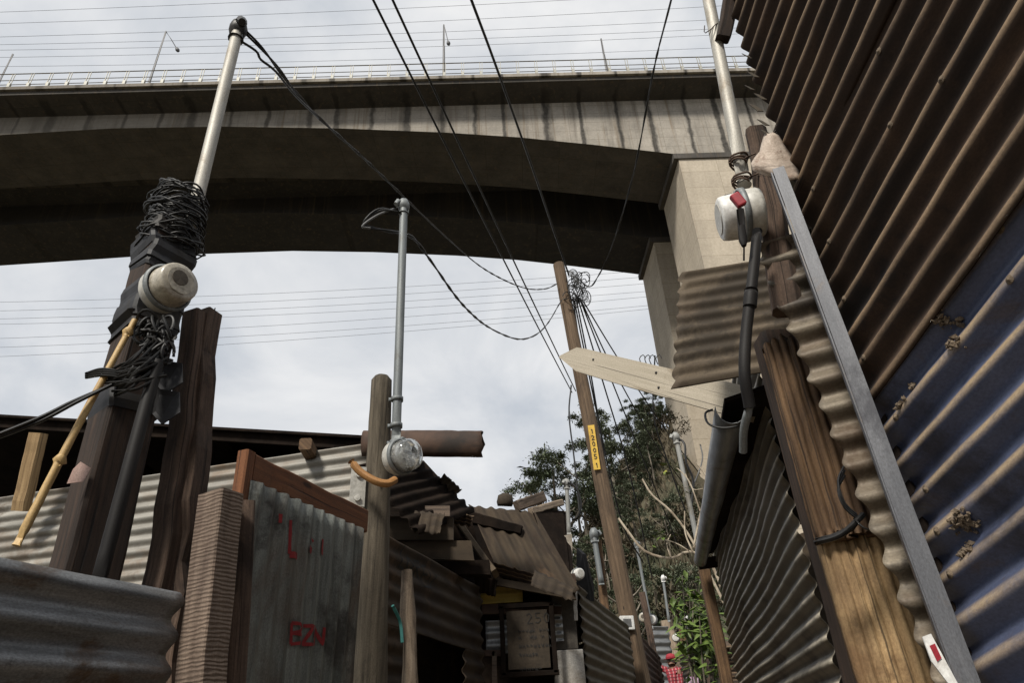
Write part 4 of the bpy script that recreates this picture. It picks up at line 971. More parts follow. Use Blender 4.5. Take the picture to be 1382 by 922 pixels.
# service drops fanning out from the pole head to the right
FAN = [((776, 395), (800, 520), (822, 660), (842, 790), 10), ((779, 400), (812, 510), (850, 640), (880, 780), 11), ((782, 402), (822, 505), (868, 620), (915, 735), 12),
       ((784, 405), (826, 495), (885, 600), (935, 670), 13), ((786, 405), (838, 490), (905, 590), (945, 640), 14), ((773, 400), (795, 560), (815, 690), (828, 760), 9.5), ((775, 405), (806, 560), (838, 700), (868, 760), 10.5)]
FL = ['leftmost', 'second from left', 'third from left', 'fourth from left', 'middle', 'lowest', 'steepest']
for i, (a, b_, c, d_, Ye) in enumerate(FAN):
    wire('cable', 'black service cable fanning down to the right from the utility pole head', smoothpath([at(*a, 8.4), at(*b_, 8.4+(Ye-8.4)*.33), at(*c, 8.4+(Ye-8.4)*.66), at(*d_, Ye)], 24), .011, group='cables fanning down from the utility pole')
wire('cable', 'thin black cable hanging straight below the cream board beside the pole', smoothpath([at(771, 520, 8.3), at(768, 560, 8.3), at(775, 620, 8.3), at(782, 690, 8.3)], 14), .010)
wire('cable', 'black wire rising behind the cream board near the bridge pier', smoothpath([at(884, 480, 6), at(882, 560, 6.2), at(900, 620, 6.4), at(925, 690, 6.6)], 14), .008)
mb = MB()
for x in (866, 873, 879, 888): tube(mb, smoothpath([at(x, 492, 3.0), at(x-3, 484, 3.0), at(x+2, 479, 3.0), at(x+5, 484, 3.0)], 8), .0025, 5)
tag(mb.build('wire_curl', 'wire', smooth=True), 'small curled wire ends sticking up behind the cream board', 'wire')
# overhead lines
wire('cable', 'left of two parallel black cables passing overhead from the top of the frame', [at(494, -20, 3.2)*1.35 - at(772, 530, 13)*.35] + catenary(at(494, -20, 3.2), at(772, 530, 13), .05, 30), .011, group='parallel overhead cables')
wire('cable', 'right of two parallel black cables passing overhead from the top of the frame', [at(521, -20, 3.2)*1.35 - at(777, 528, 13)*.35] + catenary(at(521, -20, 3.2), at(777, 528, 13), .05, 30), .011, group='parallel overhead cables')
wire('cable', 'black cable dropping from the top edge to the utility pole head', smoothpath([at(627, -25, 3.4)*4 - at(668, 85, 4.4)*3, at(627, -25, 3.4), at(668, 85, 4.4), at(718, 225, 6.2), at(752, 325, 7.9), at(768, 372, 8.35)], 30), .013)
wire('cable', 'thick twisted black cable from the top right curving down to the utility pole', smoothpath([at(912, -25, 3.2)*4 - at(882, 95, 4.4)*3, at(912, -25, 3.2), at(882, 95, 4.4), at(855, 235, 6.0), at(825, 335, 7.6), at(806, 375, 8.2), at(795, 387, 8.4), at(780, 376, 8.4)], 40), .012, twist=14)
hd_ = pbm
wire('cable', 'long black cable from the left weatherhead across the bridge to the utility pole', smoothpath([hd_ + V((.02, 0, .03)), at(362, 75, 2.0), at(420, 148, 2.5), at(500, 222, 3.3), at(600, 318, 4.9), at(655, 364, 6.2), at(705, 388, 7.4), at(735, 390, 8.1), at(752, 383, 8.4)], 48), .010, twist=12)
wire('cable', 'short slack black lead beside the left weatherhead', smoothpath([hd_ + V((.0, -.02, -.05)), at(345, 68, 1.9), at(352, 80, 1.95), at(372, 96, 2.05), at(400, 130, 2.3), at(440, 168, 2.7)], 20), .006)
wire('cable', 'drooping black cable from the round post pipe to the utility pole', smoothpath([at(541, 287, 2.84), at(512, 283, 2.8), at(491, 303, 2.8), at(525, 312, 2.9), at(556, 320, 3.1), at(580, 350, 3.4), at(625, 412, 4.2), at(665, 445, 5.2), at(706, 458, 6.4), at(735, 442, 7.6), at(758, 405, 8.4)], 56), .010, twist=16)
wire('cable', 'thin grey loop of wire at the head of the round post pipe', smoothpath([at(537, 280, 2.84), at(510, 290, 2.8), at(489, 305, 2.78), at(500, 308, 2.8)], 14), .006, 'greywire')

# ------------------------------------------------------------------ RIGHT: near wall
g = ray(592, 1330).normalized(); wh = hdir(592, 1010); W0 = at(1062, 235, 1.40)
wa = (Z - g*Z.dot(g)).normalized()
pn = Panel(W0, -g, wa, dent=.0065, seed=61, amp=.0125, dscale=1.6)
near = thing('shack', 'near right shack wall of rusty brown and dusty blue corrugated sheets', 'shack', V((W0.x+.1, 0, 0)))
seam = pn.ts(1190, 505)[1]
te = lambda q: -q*(wa.dot(wh))/(-g.dot(wh))         # upright left edge
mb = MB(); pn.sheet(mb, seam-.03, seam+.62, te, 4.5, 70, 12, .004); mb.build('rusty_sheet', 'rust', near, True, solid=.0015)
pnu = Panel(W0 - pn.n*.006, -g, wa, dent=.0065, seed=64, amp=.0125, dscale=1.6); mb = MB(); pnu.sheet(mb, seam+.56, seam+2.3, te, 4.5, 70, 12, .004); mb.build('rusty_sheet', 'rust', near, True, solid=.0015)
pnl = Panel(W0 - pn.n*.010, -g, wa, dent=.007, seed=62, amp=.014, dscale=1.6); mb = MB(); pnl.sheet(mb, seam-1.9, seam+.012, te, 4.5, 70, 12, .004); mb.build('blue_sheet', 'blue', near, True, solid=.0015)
mb = MB(); pn.strokes(mb, [[(pn.ts(1190, 505)[0]-.12, seam-.028), (4.0, seam-.028)]], .0035, -.003); mb.build('sheet_lap', 'interior', near)
for k, (x, y) in enumerate(((1098, 250), (1118, 320), (1142, 400), (1170, 480), (1208, 560), (1236, 640), (1262, 715), (1290, 790), (1340, 300), (1362, 380), (1215, 180), (1290, 120), (1180, 60))):
    t_, s_ = pn.ts(x, y); s_ = round(s_/PI2)*PI2; mb = MB(); P_ = pn if s_ > seam else pnl
    lathe(mb, P_.p(t_, s_, -.001), pn.n, [(0, .0085), (.0012, .0075), (.0016, .0036), (.0036, .003), (.004, 0)], 12); mb.build('nail_head', 'mud', near, True)
rg = random.Random(14)
for (x, y, n_, sp) in ((1278, 432, 46, 6), (1292, 462, 22, 4), (1220, 545, 22, 3.5), (1300, 705, 80, 7), (1300, 745, 26, 4.5), (1227, 522, 14, 2.2)):
    mud = MB()
    for k in range(n_):
        t_, s_ = pnl.ts(x + rg.gauss(0, sp), y + rg.gauss(0, sp)); c = pnl.p(t_, s_, .003 + rg.uniform(0, .006)); r_ = rg.uniform(.002, .008)
        u = V((rg.gauss(0, 1), rg.gauss(0, 1), rg.gauss(0, 1))).normalized(); a_, b_ = frame(u); c2 = rg.uniform(.5, 1.6)
        mud.add([c + a_*r_*c2, c + b_*r_, c - a_*r_*c2, c - b_*r_, c + u*r_*.7, c - u*r_*.7], [(0,1,4), (1,2,4), (2,3,4), (3,0,4), (1,0,5), (2,1,5), (3,2,5), (0,3,5)], [(0, 0)]*6)
    mud.build('mud_patch', 'mud', near)
mb = MB()
q0 = pn.p(te(1.9), 1.9) ; Wn = -pn.n
e0 = V((W0.x, W0.y, 0)) + wh*.0
slab(mb, [e0 + Wn*.02 + Z*.0, e0 + Wn*2.2, e0 + Wn*2.2 + Z*4.3, e0 + Wn*.02 + Z*4.3], -wh*.02); mb.build('end_wall', 'interior', near)
mb = MB(); e1 = e0 - wh*4.2
slab(mb, [e0 - pn.n*(-.02) + Z*4.25, e1 + Z*4.25, e1 + Wn*2.2 + Z*4.6, e0 + Wn*2.2 + Z*4.6], Z*.02); mb.build('roof_sheet', 'rust', near)
mb = MB(); board(mb, at(990, -25, 1.38), at(977, 52, 1.44), .045, .04, V((1, 0, 0)), seed=71); mb.build('rafter_end', 'darkwood', near)
mb = MB(); rg = random.Random(18)
for k, (x, y) in enumerate(((1012, 118), (1020, 145), (1030, 165), (1008, 75), (1016, 100), (1036, 180), (1026, 130))):
    mb = MB(); q = at(x, y, 1.36); s_ = .012 + .01*rg.random(); slab(mb, [q + V((-s_*.9, 0, s_)), q + V((s_*.3, .01, s_*1.2)), q + V((s_, 0, -s_*.8)), q + V((-s_*.2, -.01, -s_*1.3))], V((.001, .003, 0))); mb.build('torn_edge', 'greysheet', near)
# angle iron
a, b = at(1330, 985, 1.335), at(1050, 226, 1.335); d = (b-a).normalized(); a0 = a - d*(a.z-.03)/d.z
t = thing('angle_iron', 'upright grey steel angle bar at the corner of the rusty and blue wall', 'steel bar', a0)
wx = V((.93, -.35, 0)).normalized()
mb = MB(); board(mb, a0, b, .042, .004, wx, 12, .0004, .1, seed=81, taper=.70); mb.build('flange', 'steelbar', t)
mb = MB(); o_ = wx*(-.018); nn = wx.cross(Z).normalized(); nn = -nn if nn.y < 0 else nn; board(mb, a0 + o_ + nn*.016, b + o_ + nn*.016, .004, .026, wx, 12, .0004, .1, seed=82); mb.build('side_flange', 'steelbar', t)
mb = MB(); q = at(1263, 885, 1.30); slab(mb, [q+V((-.012, 0, .03)), q+V((.004, 0, .034)), q+V((.022, 0, -.05)), q+V((.008, 0, -.05)), q+V((-.01, 0, -.01))], V((0, .003, 0))); lab = mb.build('sticker', 'plasticwhite', t)
mb = MB(); slab(mb, [q+V((-.006, -.002, .015)), q+V((.004, -.002, .018)), q+V((.007, -.002, -.005)), q+V((-.002, -.002, -.01))], V((0, .001, 0))); mb.build('sticker_mark', 'red', lab)
# narrow corrugated strip
s0, s1_ = at(1036, 315, 1.50), at(1150, 640, 1.50); sw = V((.93, -.32, 0)).normalized()
pn = Panel(at(1092, 480, 1.50), V((.95, -.25, .10)), -Z, .074, .0125, .004, 91); mb = MB()
left = lambda q: -.018 + .085*q - .010*math.cos(2*PI*q/.074*1.0 + .6) - .05*max(0, .1-q)*.0
pn.sheet(mb, -.36, 1.35, left, lambda q: .13+.085*q, 12, 12, .006)
tag(mb.build('corner_sheet', 'stripsheet', smooth=True, solid=.0018), 'narrow grey-brown corrugated corner strip with wavy edge behind the steel bar', 'metal sheet')
# ribbed plank, two lengths
def fluted(mb, a, b, w, d, n, seed):
    ax = (b-a); L_ = ax.length; ax.normalize(); wx_ = (V((.95, -.3, 0)) - ax*V((.95, -.3, 0)).dot(ax)).normalized(); dn = ax.cross(wx_); dn = -dn if dn.y > 0 else dn
    vs, uv, fs = [], [], []; m_ = n*6
    for i in range(25):
        for j in range(m_+1):
            u_ = (j/m_-.5)*w; prof_ = .010*abs(math.sin(PI*n*j/m_))**.7 - .02*abs(2*j/m_-1)**6
            jit = .006*noise.noise(V((u_*40, i*.5, seed))) ; ends = .028*noise.noise(V((u_*60, seed, 1)))*(1 if i in (0, 24) else 0)
            vs.append(a + ax*(L_*i/24 + ends) + wx_*(u_+jit*.3) + dn*(prof_ + jit*.3)); uv.append((L_*i/24 + seed, u_))
    for i in range(24):
        for j in range(m_): fs.append((i*(m_+1)+j, i*(m_+1)+j+1, (i+1)*(m_+1)+j+1, (i+1)*(m_+1)+j))
    mb.add(vs, fs, uv)
t = thing('ribbed_post', 'tan ribbed wooden post in two lengths left of the corrugated corner strip', 'post', at(1160, 800, 1.75) - Z*1.2)
mb = MB(); fluted(mb, at(1266, 1090, 1.72), at(1146, 712, 1.72), .17, .05, 7, 1); mb.build('lower_length', 'tanwood', t, True, solid=.035)
mb = MB(); fluted(mb, at(1146, 722, 1.69), at(1066, 455, 1.69), .15, .05, 7, 2); mb.build('upper_length', 'redwood', t, True, solid=.035)
mb = MB()
for k in range(3): tube(mb, smoothpath([at(1100+k*3, 728, 1.6), at(1130, 720+k*4, 1.58), at(1158, 700+k*3, 1.58), at(1140, 680+k*3, 1.56), at(1131, 650+k*6, 1.56), at(1140, 628+k*7, 1.58)], 18), .0028, 5)
tube(mb, smoothpath([at(1100, 733, 1.6), at(1135, 722, 1.56), at(1165, 695, 1.58)], 10), .007, 6); tube(mb, smoothpath([at(1152, 700, 1.56), at(1165, 712, 1.55), at(1176, 716, 1.55)], 8), .0025, 5)
mb.build('wire_binding', 'wire', t, True)
# backing behind strip and post: dark stud of the near shack
mb = MB(); a = at(1075, 620, 1.80); 
board(mb, V((.80, 1.80, .05)), V((.80, 1.80, 2.02)), .12, .10, V((1, 0, 0)), seed=93); tag(mb.build('corner_stud', 'darkwood'), 'dark corner stud in shade behind the ribbed post', 'post')
# old post with torn cap, meter, mast
a, b = at(1062, 420, 1.52), at(1022, 178, 1.52); t = thing('old_post', 'short weathered brown post behind the right meter with torn pale cap', 'post', a)
mb = MB(); board(mb, a, b, .075, .06, V((1, -.2, 0)), 10, .003, .25, seed=95, taper=.8); mb.build('beam', 'brownplank', t)
mb = MB(); vs, uv, fs = [], [], []
ROWS = ((178, 1034, 1042), (186, 1031, 1050), (195, 1028, 1057), (204, 1026, 1063), (213, 1020, 1068), (221, 1014, 1072), (229, 1016, 1076), (236, 1034, 1079), (242, 1052, 1081))
for i, (ry, rl, rr_) in enumerate(ROWS):
    for j in range(9):
        k_ = j/8; x_ = rl + (rr_-rl)*k_; y_ = ry + 5*noise.noise(V((x_*.09, ry*.03, 4))) + (3*noise.noise(V((x_*.3, 1, 1))) if i > 5 else 0)
        vs.append(at(x_, y_, 1.372 - .022*math.sin(PI*k_) - .01*i/8)); uv.append((k_*.1, i*.014))
for i in range(len(ROWS)-1):
    for j in range(8): fs.append((i*9+j, i*9+j+1, (i+1)*9+j+1, (i+1)*9+j))
mb.add(vs, fs, uv); mb.build('cap_sheet', 'capsheet', t, True, solid=.003)
meter(at(1027, 286, 1.46), V((-.97, .16, -.03)), .072, 'white electric meter with red seal tag at upper right', 3, 'plasticwhite')
q = at(996, 270, 1.36); mb = MB(); box(mb, q, V((.011, -.003, .004)), V((0, .008, 0)), V((-.008, 0, .020))); tag(mb.build('seal_tag', 'red', bevel=.004), 'red plastic seal tag hanging on the white meter at upper right', 'seal tag')
mb = MB(); tube(mb, [at(999, 283, 1.355), at(1003, 325, 1.37), at(1004, 332, 1.37)], [.010, .011, .006], 8); tube(mb, [at(1004, 325, 1.37), at(1004, 352, 1.4)], .0025, 5); tag(mb.build('sealing_strap', 'dkpipe', smooth=True), 'dark strap running down the white meter at upper right', 'strap')
mast('service_mast', 'pale steel pipe leaving the top of the frame above the white meter', at(1005, 250, 1.47), at(938, -95, 1.47), .020, 'pipe', 'black', V((-1, 0, 0)), ())
mb = MB(); da = (at(957, 0, 1.47)-at(1003, 245, 1.47)).normalized(); a_, b_ = frame(da)
for (x, y) in ((997, 213), (1001, 240)):
    mb = MB()
    for k in range(3):
        c = at(x, y + k*4, 1.47); P = [c + (a_*math.cos(i/16*2*PI) + b_*math.sin(i/16*2*PI))*(.024+.003*math.sin(i+k)) + da*.006*math.sin(i*.8+k) for i in range(17)]; tube(mb, P, .0032, 5)
    tube(mb, [at(x+8, y, 1.45), at(x+22, y-6, 1.5)], .003, 5)
    tag(mb.build('wire_tie', 'brownplank', smooth=True), ('upper' if y < 230 else 'lower') + ' rusty wire tie round the pipe above the white meter', 'wire tie')
mb = MB()
tube(mb, smoothpath([at(957, 47, 1.45), at(962, 36, 1.44), at(970, 30, 1.46), at(952, 44, 1.44), at(951, 34, 1.44)], 12), .0016, 4)
tag(mb.build('wire_tie', 'brownplank', smooth=True), 'thin loose wire twisted round the pipe near the top of the frame', 'wire tie')
mb = MB(); tube(mb, smoothpath([at(1022, 312, 1.42), at(1018, 355, 1.40), at(1013, 400, 1.39), at(1007, 450, 1.40), at(1005, 505, 1.41), at(1012, 550, 1.44)], 26), [.0125 + .0025*math.sin(i*.25) for i in range(26)][:0] or .0135, 12)
tube(mb, smoothpath([at(1014, 392, 1.385), at(1013, 402, 1.385), at(1012, 414, 1.388)], 6), .0165, 10)
tag(mb.build('conduit', 'dkpipe', smooth=True), 'black flexible conduit hanging from the white meter past the small awning', 'conduit')
mb = MB(); q = at(1016, 600, 1.46); tube(mb, smoothpath([at(1012, 548, 1.44), at(1004, 580, 1.5), at(1003, 610, 1.55)], 8), .010, 8); tag(mb.build('conduit', 'pipegrey', smooth=True), 'short grey conduit end under the cream board at right', 'conduit')
# awning
w0 = at(918, 369, 2.15); w1 = at(1062, 346, 2.15); w2 = at(908, 524, 2.05)
pn = Panel(w0, (w1-w0), (w2-w0), .060, .006, .004, 97); mb = MB()
pn.sheet(mb, 0, (w2-w0).length, lambda q: .006*math.cos(2*PI*q/.066), (w1-w0).length*1.1, 16, 12, .008)
t = thing('awning', 'small brown corrugated awning sheet hanging above the cream board', 'awning', (w0+w2)/2); mb.build('sheet', 'awning', t, True, solid=.0018)
mb = MB(); board(mb, w1 + V((-.02, .06, .0)), at(1045, 520, 2.12) + V((0, .05, 0)), .05, .05, V((1, 0, 0)), seed=99); mb.build('support', 'darkwood', t)
mb = MB()
# cream beam with pointed end
a, b = at(765, 482, 3.05), at(1012, 545, 2.35); d = (b-a); Lb = d.length; d.normalize(); hw = .063
up = (Z - d*Z.dot(d)).normalized(); dp = d.cross(up); dp = dp if dp.y > 0 else -dp
P2 = [(.12, hw), (.4, hw*.97), (Lb, hw*.97), (Lb, -hw), (.45, -hw*.98), (.1, -hw*.9), (.0, -hw*.45), (-.06, -.012), (-.055, .0), (.05, hw*.95)]
slab(mb, [a + d*x - dp*.0 + up*y for x, y in P2], dp*.055)
beam_mb = mb
tag(mb.build('cream_beam', 'cream', bevel=.003), 'pale cream wooden board with a pointed end jutting over the alley', 'board')
beam_o = [o for o in COL.objects if o.name == 'cream_beam'][0]; beam_o['_o'] = beam_o.location
for x_, y_ in ((.62, .03), (.66, -.03), (.20, .02)):
    mb = MB(); lathe(mb, a + d*x_ + up*y_, -dp, [(0, .006), (.003, .0055), (.004, 0)], 10); mb.build('nail_head', 'black', beam_o, True)

# ------------------------------------------------------------------ RIGHT: inner shack
hI = hdir(916, 954); PI_ = at(1105, 800, 2.3)
inn_t = thing('shack', 'inner right shack with fine ribbed grey wall and metal gutter', 'shack', V((PI_.x+.3, PI_.y+1.6, .2)))
pn = Panel(PI_, hI, Z, .066, .011, .007, 101, dscale=1.3); mb = MB()
tI = pn.ts(988, 880)[0]
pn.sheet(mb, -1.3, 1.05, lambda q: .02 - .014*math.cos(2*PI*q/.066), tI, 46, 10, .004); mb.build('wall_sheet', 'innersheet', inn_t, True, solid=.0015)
g0_, g1_ = at(968, 552, 2.15), at(938, 757, 5.9)
mb = MB(); dg = (g1_-g0_).normalized(); rt = dg.cross(Z).normalized()
vs, uv, fs = [], [], []
Lg = (g1_-g0_).length
for i in range(25):
    for j in range(9):
        an = PI*(.95 + 1.0*j/8); vs.append(g0_ + dg*Lg*i/24 + rt*(.045 + .05*math.cos(an)) + Z*(.06*math.sin(an)) + V((0, 0, .01*noise.noise(V((i*.3, 1, 1)))))); uv.append((Lg*i/24, an*.06))
for i in range(24):
    for j in range(8): fs.append((i*9+j, i*9+j+1, (i+1)*9+j+1, (i+1)*9+j))
mb.add(vs, fs, uv); mb.build('gutter', 'galvdark', inn_t, True, solid=.002)
mb = MB(); slab(mb, [g0_ + rt*.03 + Z*.02, g1_ + rt*.03 + Z*.02, g1_ + rt*1.6 + Z*.35, g0_ + rt*1.6 + Z*.35], Z*.015); mb.build('roof_sheet', 'interior', inn_t)
mb = MB(); board(mb, g1_ - Z*.03 + rt*.02, g1_ + rt*.45 - Z*.02, .09, .03, Z, seed=5); mb.build('fascia_board', 'darkwood', inn_t)
eI = pn.p(tI, 0); mb = MB(); board(mb, V((eI.x-.06, eI.y-.02, .35)), V((eI.x-.09, eI.y-.02, at(962, 770, eI.y).z)), .09, .07, V((1, 0, 0)), 10, .002, seed=104); mb.build('corner_post', 'redwood', inn_t)
mb = MB(); q = -pn.n; a, b = PI_ - hI*.06, PI_ + hI*tI
slab(mb, [V((a.x, a.y, .1)) + q*.05, V((a.x, a.y, .1)) + q*1.5, V((a.x, a.y, 2.6)) + q*1.5, V((a.x, a.y, 2.3)) + q*.05], hI*.02); mb.build('near_wall', 'interior', inn_t)
mb = MB(); slab(mb, [V((b.x, b.y, .3)) + q*.02, V((b.x, b.y, .3)) + q*1.5, V((b.x, b.y, 2.6)) + q*1.5, V((b.x, b.y, 2.25)) + q*.02], -hI*.02); mb.build('far_wall', 'brownsheet', inn_t)
wire('cable', 'thin black wire looping under the gutter of the inner right shack', smoothpath([at(1000, 575, 2.1), at(975, 578, 2.12), at(956, 572, 2.15), at(952, 558, 2.2), at(962, 553, 2.2)], 16), .004)

# ------------------------------------------------------------------ plants near the gutter
rg = random.Random(31); b0 = at(955, 935, 7.2); b0.z = gz(0, 7.2)
t = thing('leafy_bush', 'bright green leafy bush with yellowish leaves under the gutter end', 'bush', b0)
mb = MB(); lf = MB()
for k in range(15):
    e_ = at(rg.uniform(920, 964), rg.uniform(768, 852), rg.uniform(6.9, 7.6)); P = smoothpath([b0 + V((rg.uniform(-.05, .05), rg.uniform(-.05, .05), 0)), b0.lerp(e_, .55) + V((rg.uniform(-.1, .1), 0, .12)), e_], 8)
    tube(mb, P, [.012-.001*i for i in range(len(P))], 5, False)
    for j in range(22):
        c = P[-1 - rg.randrange(0, 4)] + V((rg.gauss(0, .07), rg.gauss(0, .08), rg.gauss(0, .07))); l = V((rg.uniform(-1, 1), rg.uniform(-1, .3), rg.uniform(-1, .25))).normalized(); s_ = rg.uniform(.10, .18); wv_ = frame(l)[0]*s_*.24; nn = l.cross(wv_).normalized()*s_*.06
        lf.add([c, c + l*s_*.4 + wv_ + nn, c + l*s_, c + l*s_*.4 - wv_ + nn, c + l*s_*.45 - nn], [(0, 1, 4), (1, 2, 4), (4, 2, 3), (0, 4, 3)], [(0, 0)]*5)
mb.build('stems', 'bark', t); lf.build('leaves', 'leaf_bright', t)
b1 = at(1004, 930, 6.9); b1.z = gz(0, 6.9)
t = thing('bare_shrub', 'leggy shrub with bleached bare curving branches beside the gutter', 'shrub', b1)
mb = MB()
def br(pts, r, Y=6.8): tube(mb, smoothpath([at(x, y, Y + k*.03) for k, (x, y) in enumerate(pts)], 22), [r*(1-.55*i/40) for i in range(60)][:len(smoothpath([at(x, y, Y) for x, y in pts], 22))], 6)
br([(1004, 930), (990, 850), (962, 765), (931, 745), (905, 754), (870, 744), (848, 718), (835, 700)], .016)
br([(985, 830), (950, 760), (928, 720), (905, 690), (880, 668), (867, 647)], .013)
br([(935, 745), (925, 720), (924, 690)], .009); br([(905, 752), (900, 735), (905, 722)], .006); br([(931, 745), (915, 735), (895, 728)], .007); br([(936, 740), (946, 690), (955, 650), (940, 625)], .012)
br([(945, 690), (930, 650), (912, 630)], .008); br([(950, 660), (935, 660), (925, 640)], .006)
mb.build('branches', 'branch', t, True); lf = MB()
for (x, y) in ((885, 722), (893, 718), (878, 738), (900, 628), (906, 632), (896, 640), (890, 724), (910, 722), (922, 660)):
    for j in range(5):
        c = at(x + rg.gauss(0, 4), y + rg.gauss(0, 3), 6.8); l = V((rg.uniform(-1, 1), rg.uniform(-1, .3), rg.uniform(-.8, .4))).normalized(); s_ = rg.uniform(.05, .09); wv_ = frame(l)[0]*s_*.28
        lf.add([c, c + l*s_*.4 + wv_, c + l*s_, c + l*s_*.4 - wv_], [(0, 1, 2, 3)], [(0, 0)]*4)
lf.build('leaves', 'leaf_bright', t)

# ------------------------------------------------------------------ far end of the alley
def stake(lb, x0, y0, x1, y1, Y, w_, mt, seed, name='stake'):
    a, b = at(x0, y0, Y), at(x1, y1, Y); d = (b-a).normalized(); a = a - d*(a.z - gz(0, Y) + .02)/d.z
    t = thing(name, lb, 'post', a); mb = MB(); board(mb, a, b, w_, w_*.8, V((1, 0, 0)), 8, .003, .15, seed=seed); mb.build('beam', mt, t); return t
stake('broad brown plank post with a white meter box at the foot of the utility pole', 860, 930, 845, 848, 7.7, .19, 'polewood', 201)
mt_ = at(846, 842, 7.62); t = thing('meter_box', 'square white meter box on the broad brown plank post', 'meter box', mt_ - Z*.07)
mb = MB(); box(mb, mt_, V((.075, .02, 0)), V((0, .05, 0)), Z*.068); mb.build('case', 'plasticwhite', t, bevel=.008)
mb = MB(); box(mb, mt_ + V((0, -.052, .0)), V((.042, .011, 0)), V((0, .002, 0)), Z*.038); mb.build('window', 'greywire', t)
stake('brown stake carrying a grey pipe left of the utility pole', 818, 835, 806, 730, 7.6, .09, 'redwood', 202)
mast('service_mast', 'thin grey pipe fixed to the brown stake left of the utility pole', at(812, 790, 7.5), at(802, 726, 7.5), .03, 'pipegrey', 'pipegrey')
mast('service_mast', 'thin pale pipe far down the alley right of the utility pole', at(880, 850, 12.5), at(859, 737, 12.5), .026, 'pipegrey', 'pipegrey')
stake('pale wooden stake behind the man with a thin pipe on top', 914, 905, 899, 838, 16.6, .24, 'palewood', 203)
mast('service_mast', 'thin pipe on top of the pale stake behind the man', at(903, 840, 16.4), at(895, 783, 16.4), .030, 'pipegrey', 'plasticwhite')
mast('service_mast', 'short thin pipe right of the pale stake far down the alley', at(938, 895, 11), at(927, 838, 11), .022, 'pipegrey', 'plasticwhite')
stake('thin dark stake right of the pale stake', 929, 915, 921, 850, 15.8, .14, 'redwood', 204)
stake('dark crooked stake above the rusty fence end', 880, 870, 866, 800, 12, .10, 'brownplank', 205)
mast('service_mast', 'white pipe with round cap in front of the bridge pier', at(958, 815, 7.2), at(913, 594, 7.2), .026, 'whitepipe', 'whitepipe', V((-1, -.2, 0)))
wire('cable', 'black cable curling down from the white pipe in front of the pier', smoothpath([at(916, 592, 7.2), at(924, 600, 7.15), at(926, 625, 7.15), at(936, 650, 7.2), at(932, 690, 7.2)], 14), .012)
wire('cable', 'grey wire running beside the white pipe towards the pier', smoothpath([at(945, 600, 7.4), at(948, 620, 7.4), at(938, 650, 7.4), at(925, 672, 7.4)], 12), .008, 'greywire')
for (x, y, lb) in ((870, 835, 'tiny orange-brown meter cover on the far dark stake'), (881, 838, 'tiny white meter on the thin pale pipe far down the alley'), (913, 862, 'tiny white meter on the pale stake behind the man')):
    meter(at(x, y, 16.2 if x > 900 else 12.3), V((-.3, -.9, 0)), .085, lb, x, 'plasticwhite' if 'white' in lb else 'dusty')
# fences and shacks closing the alley
def cpanel(nm, lb, x0, y0, x1, y1, Y, Y1, mt, pitch, seed, cat='fence', zb_=None, solid=.003):
    a = at(x0, y0, Y); b = at(x1, y0 if y1 is None else y1, Y1); h = b-a; h.z = 0; L_ = h.length; h.normalize()
    t = thing(nm, lb, cat, V(((a.x+b.x)/2, (a.y+b.y)/2, gz(0, (Y+Y1)/2)))); p_ = Panel(a, h, -Z, pitch, pitch*.14, .008, seed); mb = MB()
    p_.sheet(mb, 0, a.z-gz(0, Y)+.02, 0, L_, 6, 8, .01); mb.build('sheet', mt, t, True, solid=solid); return t
cpanel('sheet_fence', 'low dark red corrugated fence right of the utility pole foot', 856, 850, 888, 868, 9, 12.8, 'reddish', .09, 211)
cpanel('sheet_fence', 'narrow shiny white ribbed sheet left of the man', 878, 846, 902, 850, 15.8, 16.0, 'galv', .16, 212)
sk = thing('shack', 'dark brown shack closing the end of the alley behind the man', 'shack', V((3.6, 18.2, gz(0, 18))))
pk = Panel(V((1.6, 17.6, 2.55)), V((1, .05, 0)), -Z, .15, .02, .01, 213); mb = MB(); pk.sheet(mb, 0, 1.75, 0, 2.0, 10, 8); mb.build('wall_sheet', 'brownsheet', sk, True, solid=.003)
pk = Panel(V((3.6, 17.7, 2.7)), V((1, .05, 0)), -Z, .15, .02, .01, 214); mb = MB(); pk.sheet(mb, 0, 1.9, 0, 2.6, 10, 8); mb.build('wall_sheet', 'rust', sk, True, solid=.003)
mb = MB(); slab(mb, [V((1.4, 17.3, 2.55)), V((6.4, 17.5, 2.75)), V((6.4, 20.5, 3.1)), V((1.4, 20.5, 3.1))], Z*.03); mb.build('roof_sheet', 'rust', sk)
mb = MB(); box(mb, V((3.9, 19.2, 1.75)), V((2.3, 0, 0)), V((0, 1.2, 0)), Z*.95); mb.build('inner_wall', 'interior', sk)
for k, (x, Y, lb) in enumerate(((921, 14.6, 'thin crooked branch post beside the man'), (943, 9.5, 'dark branch post below the leafy bush'), (951, 9.2, 'second dark branch post below the leafy bush, nearest the red-brown post'))):
    stake(lb, x+4, 930, x, 870, Y, .06, 'brownplank', 220+k)
cpanel('sheet_fence', 'dark ribbed fence behind the person in pink', 915, 872, 975, 872, 13.6, 10.5, 'brownsheet', .1, 216)

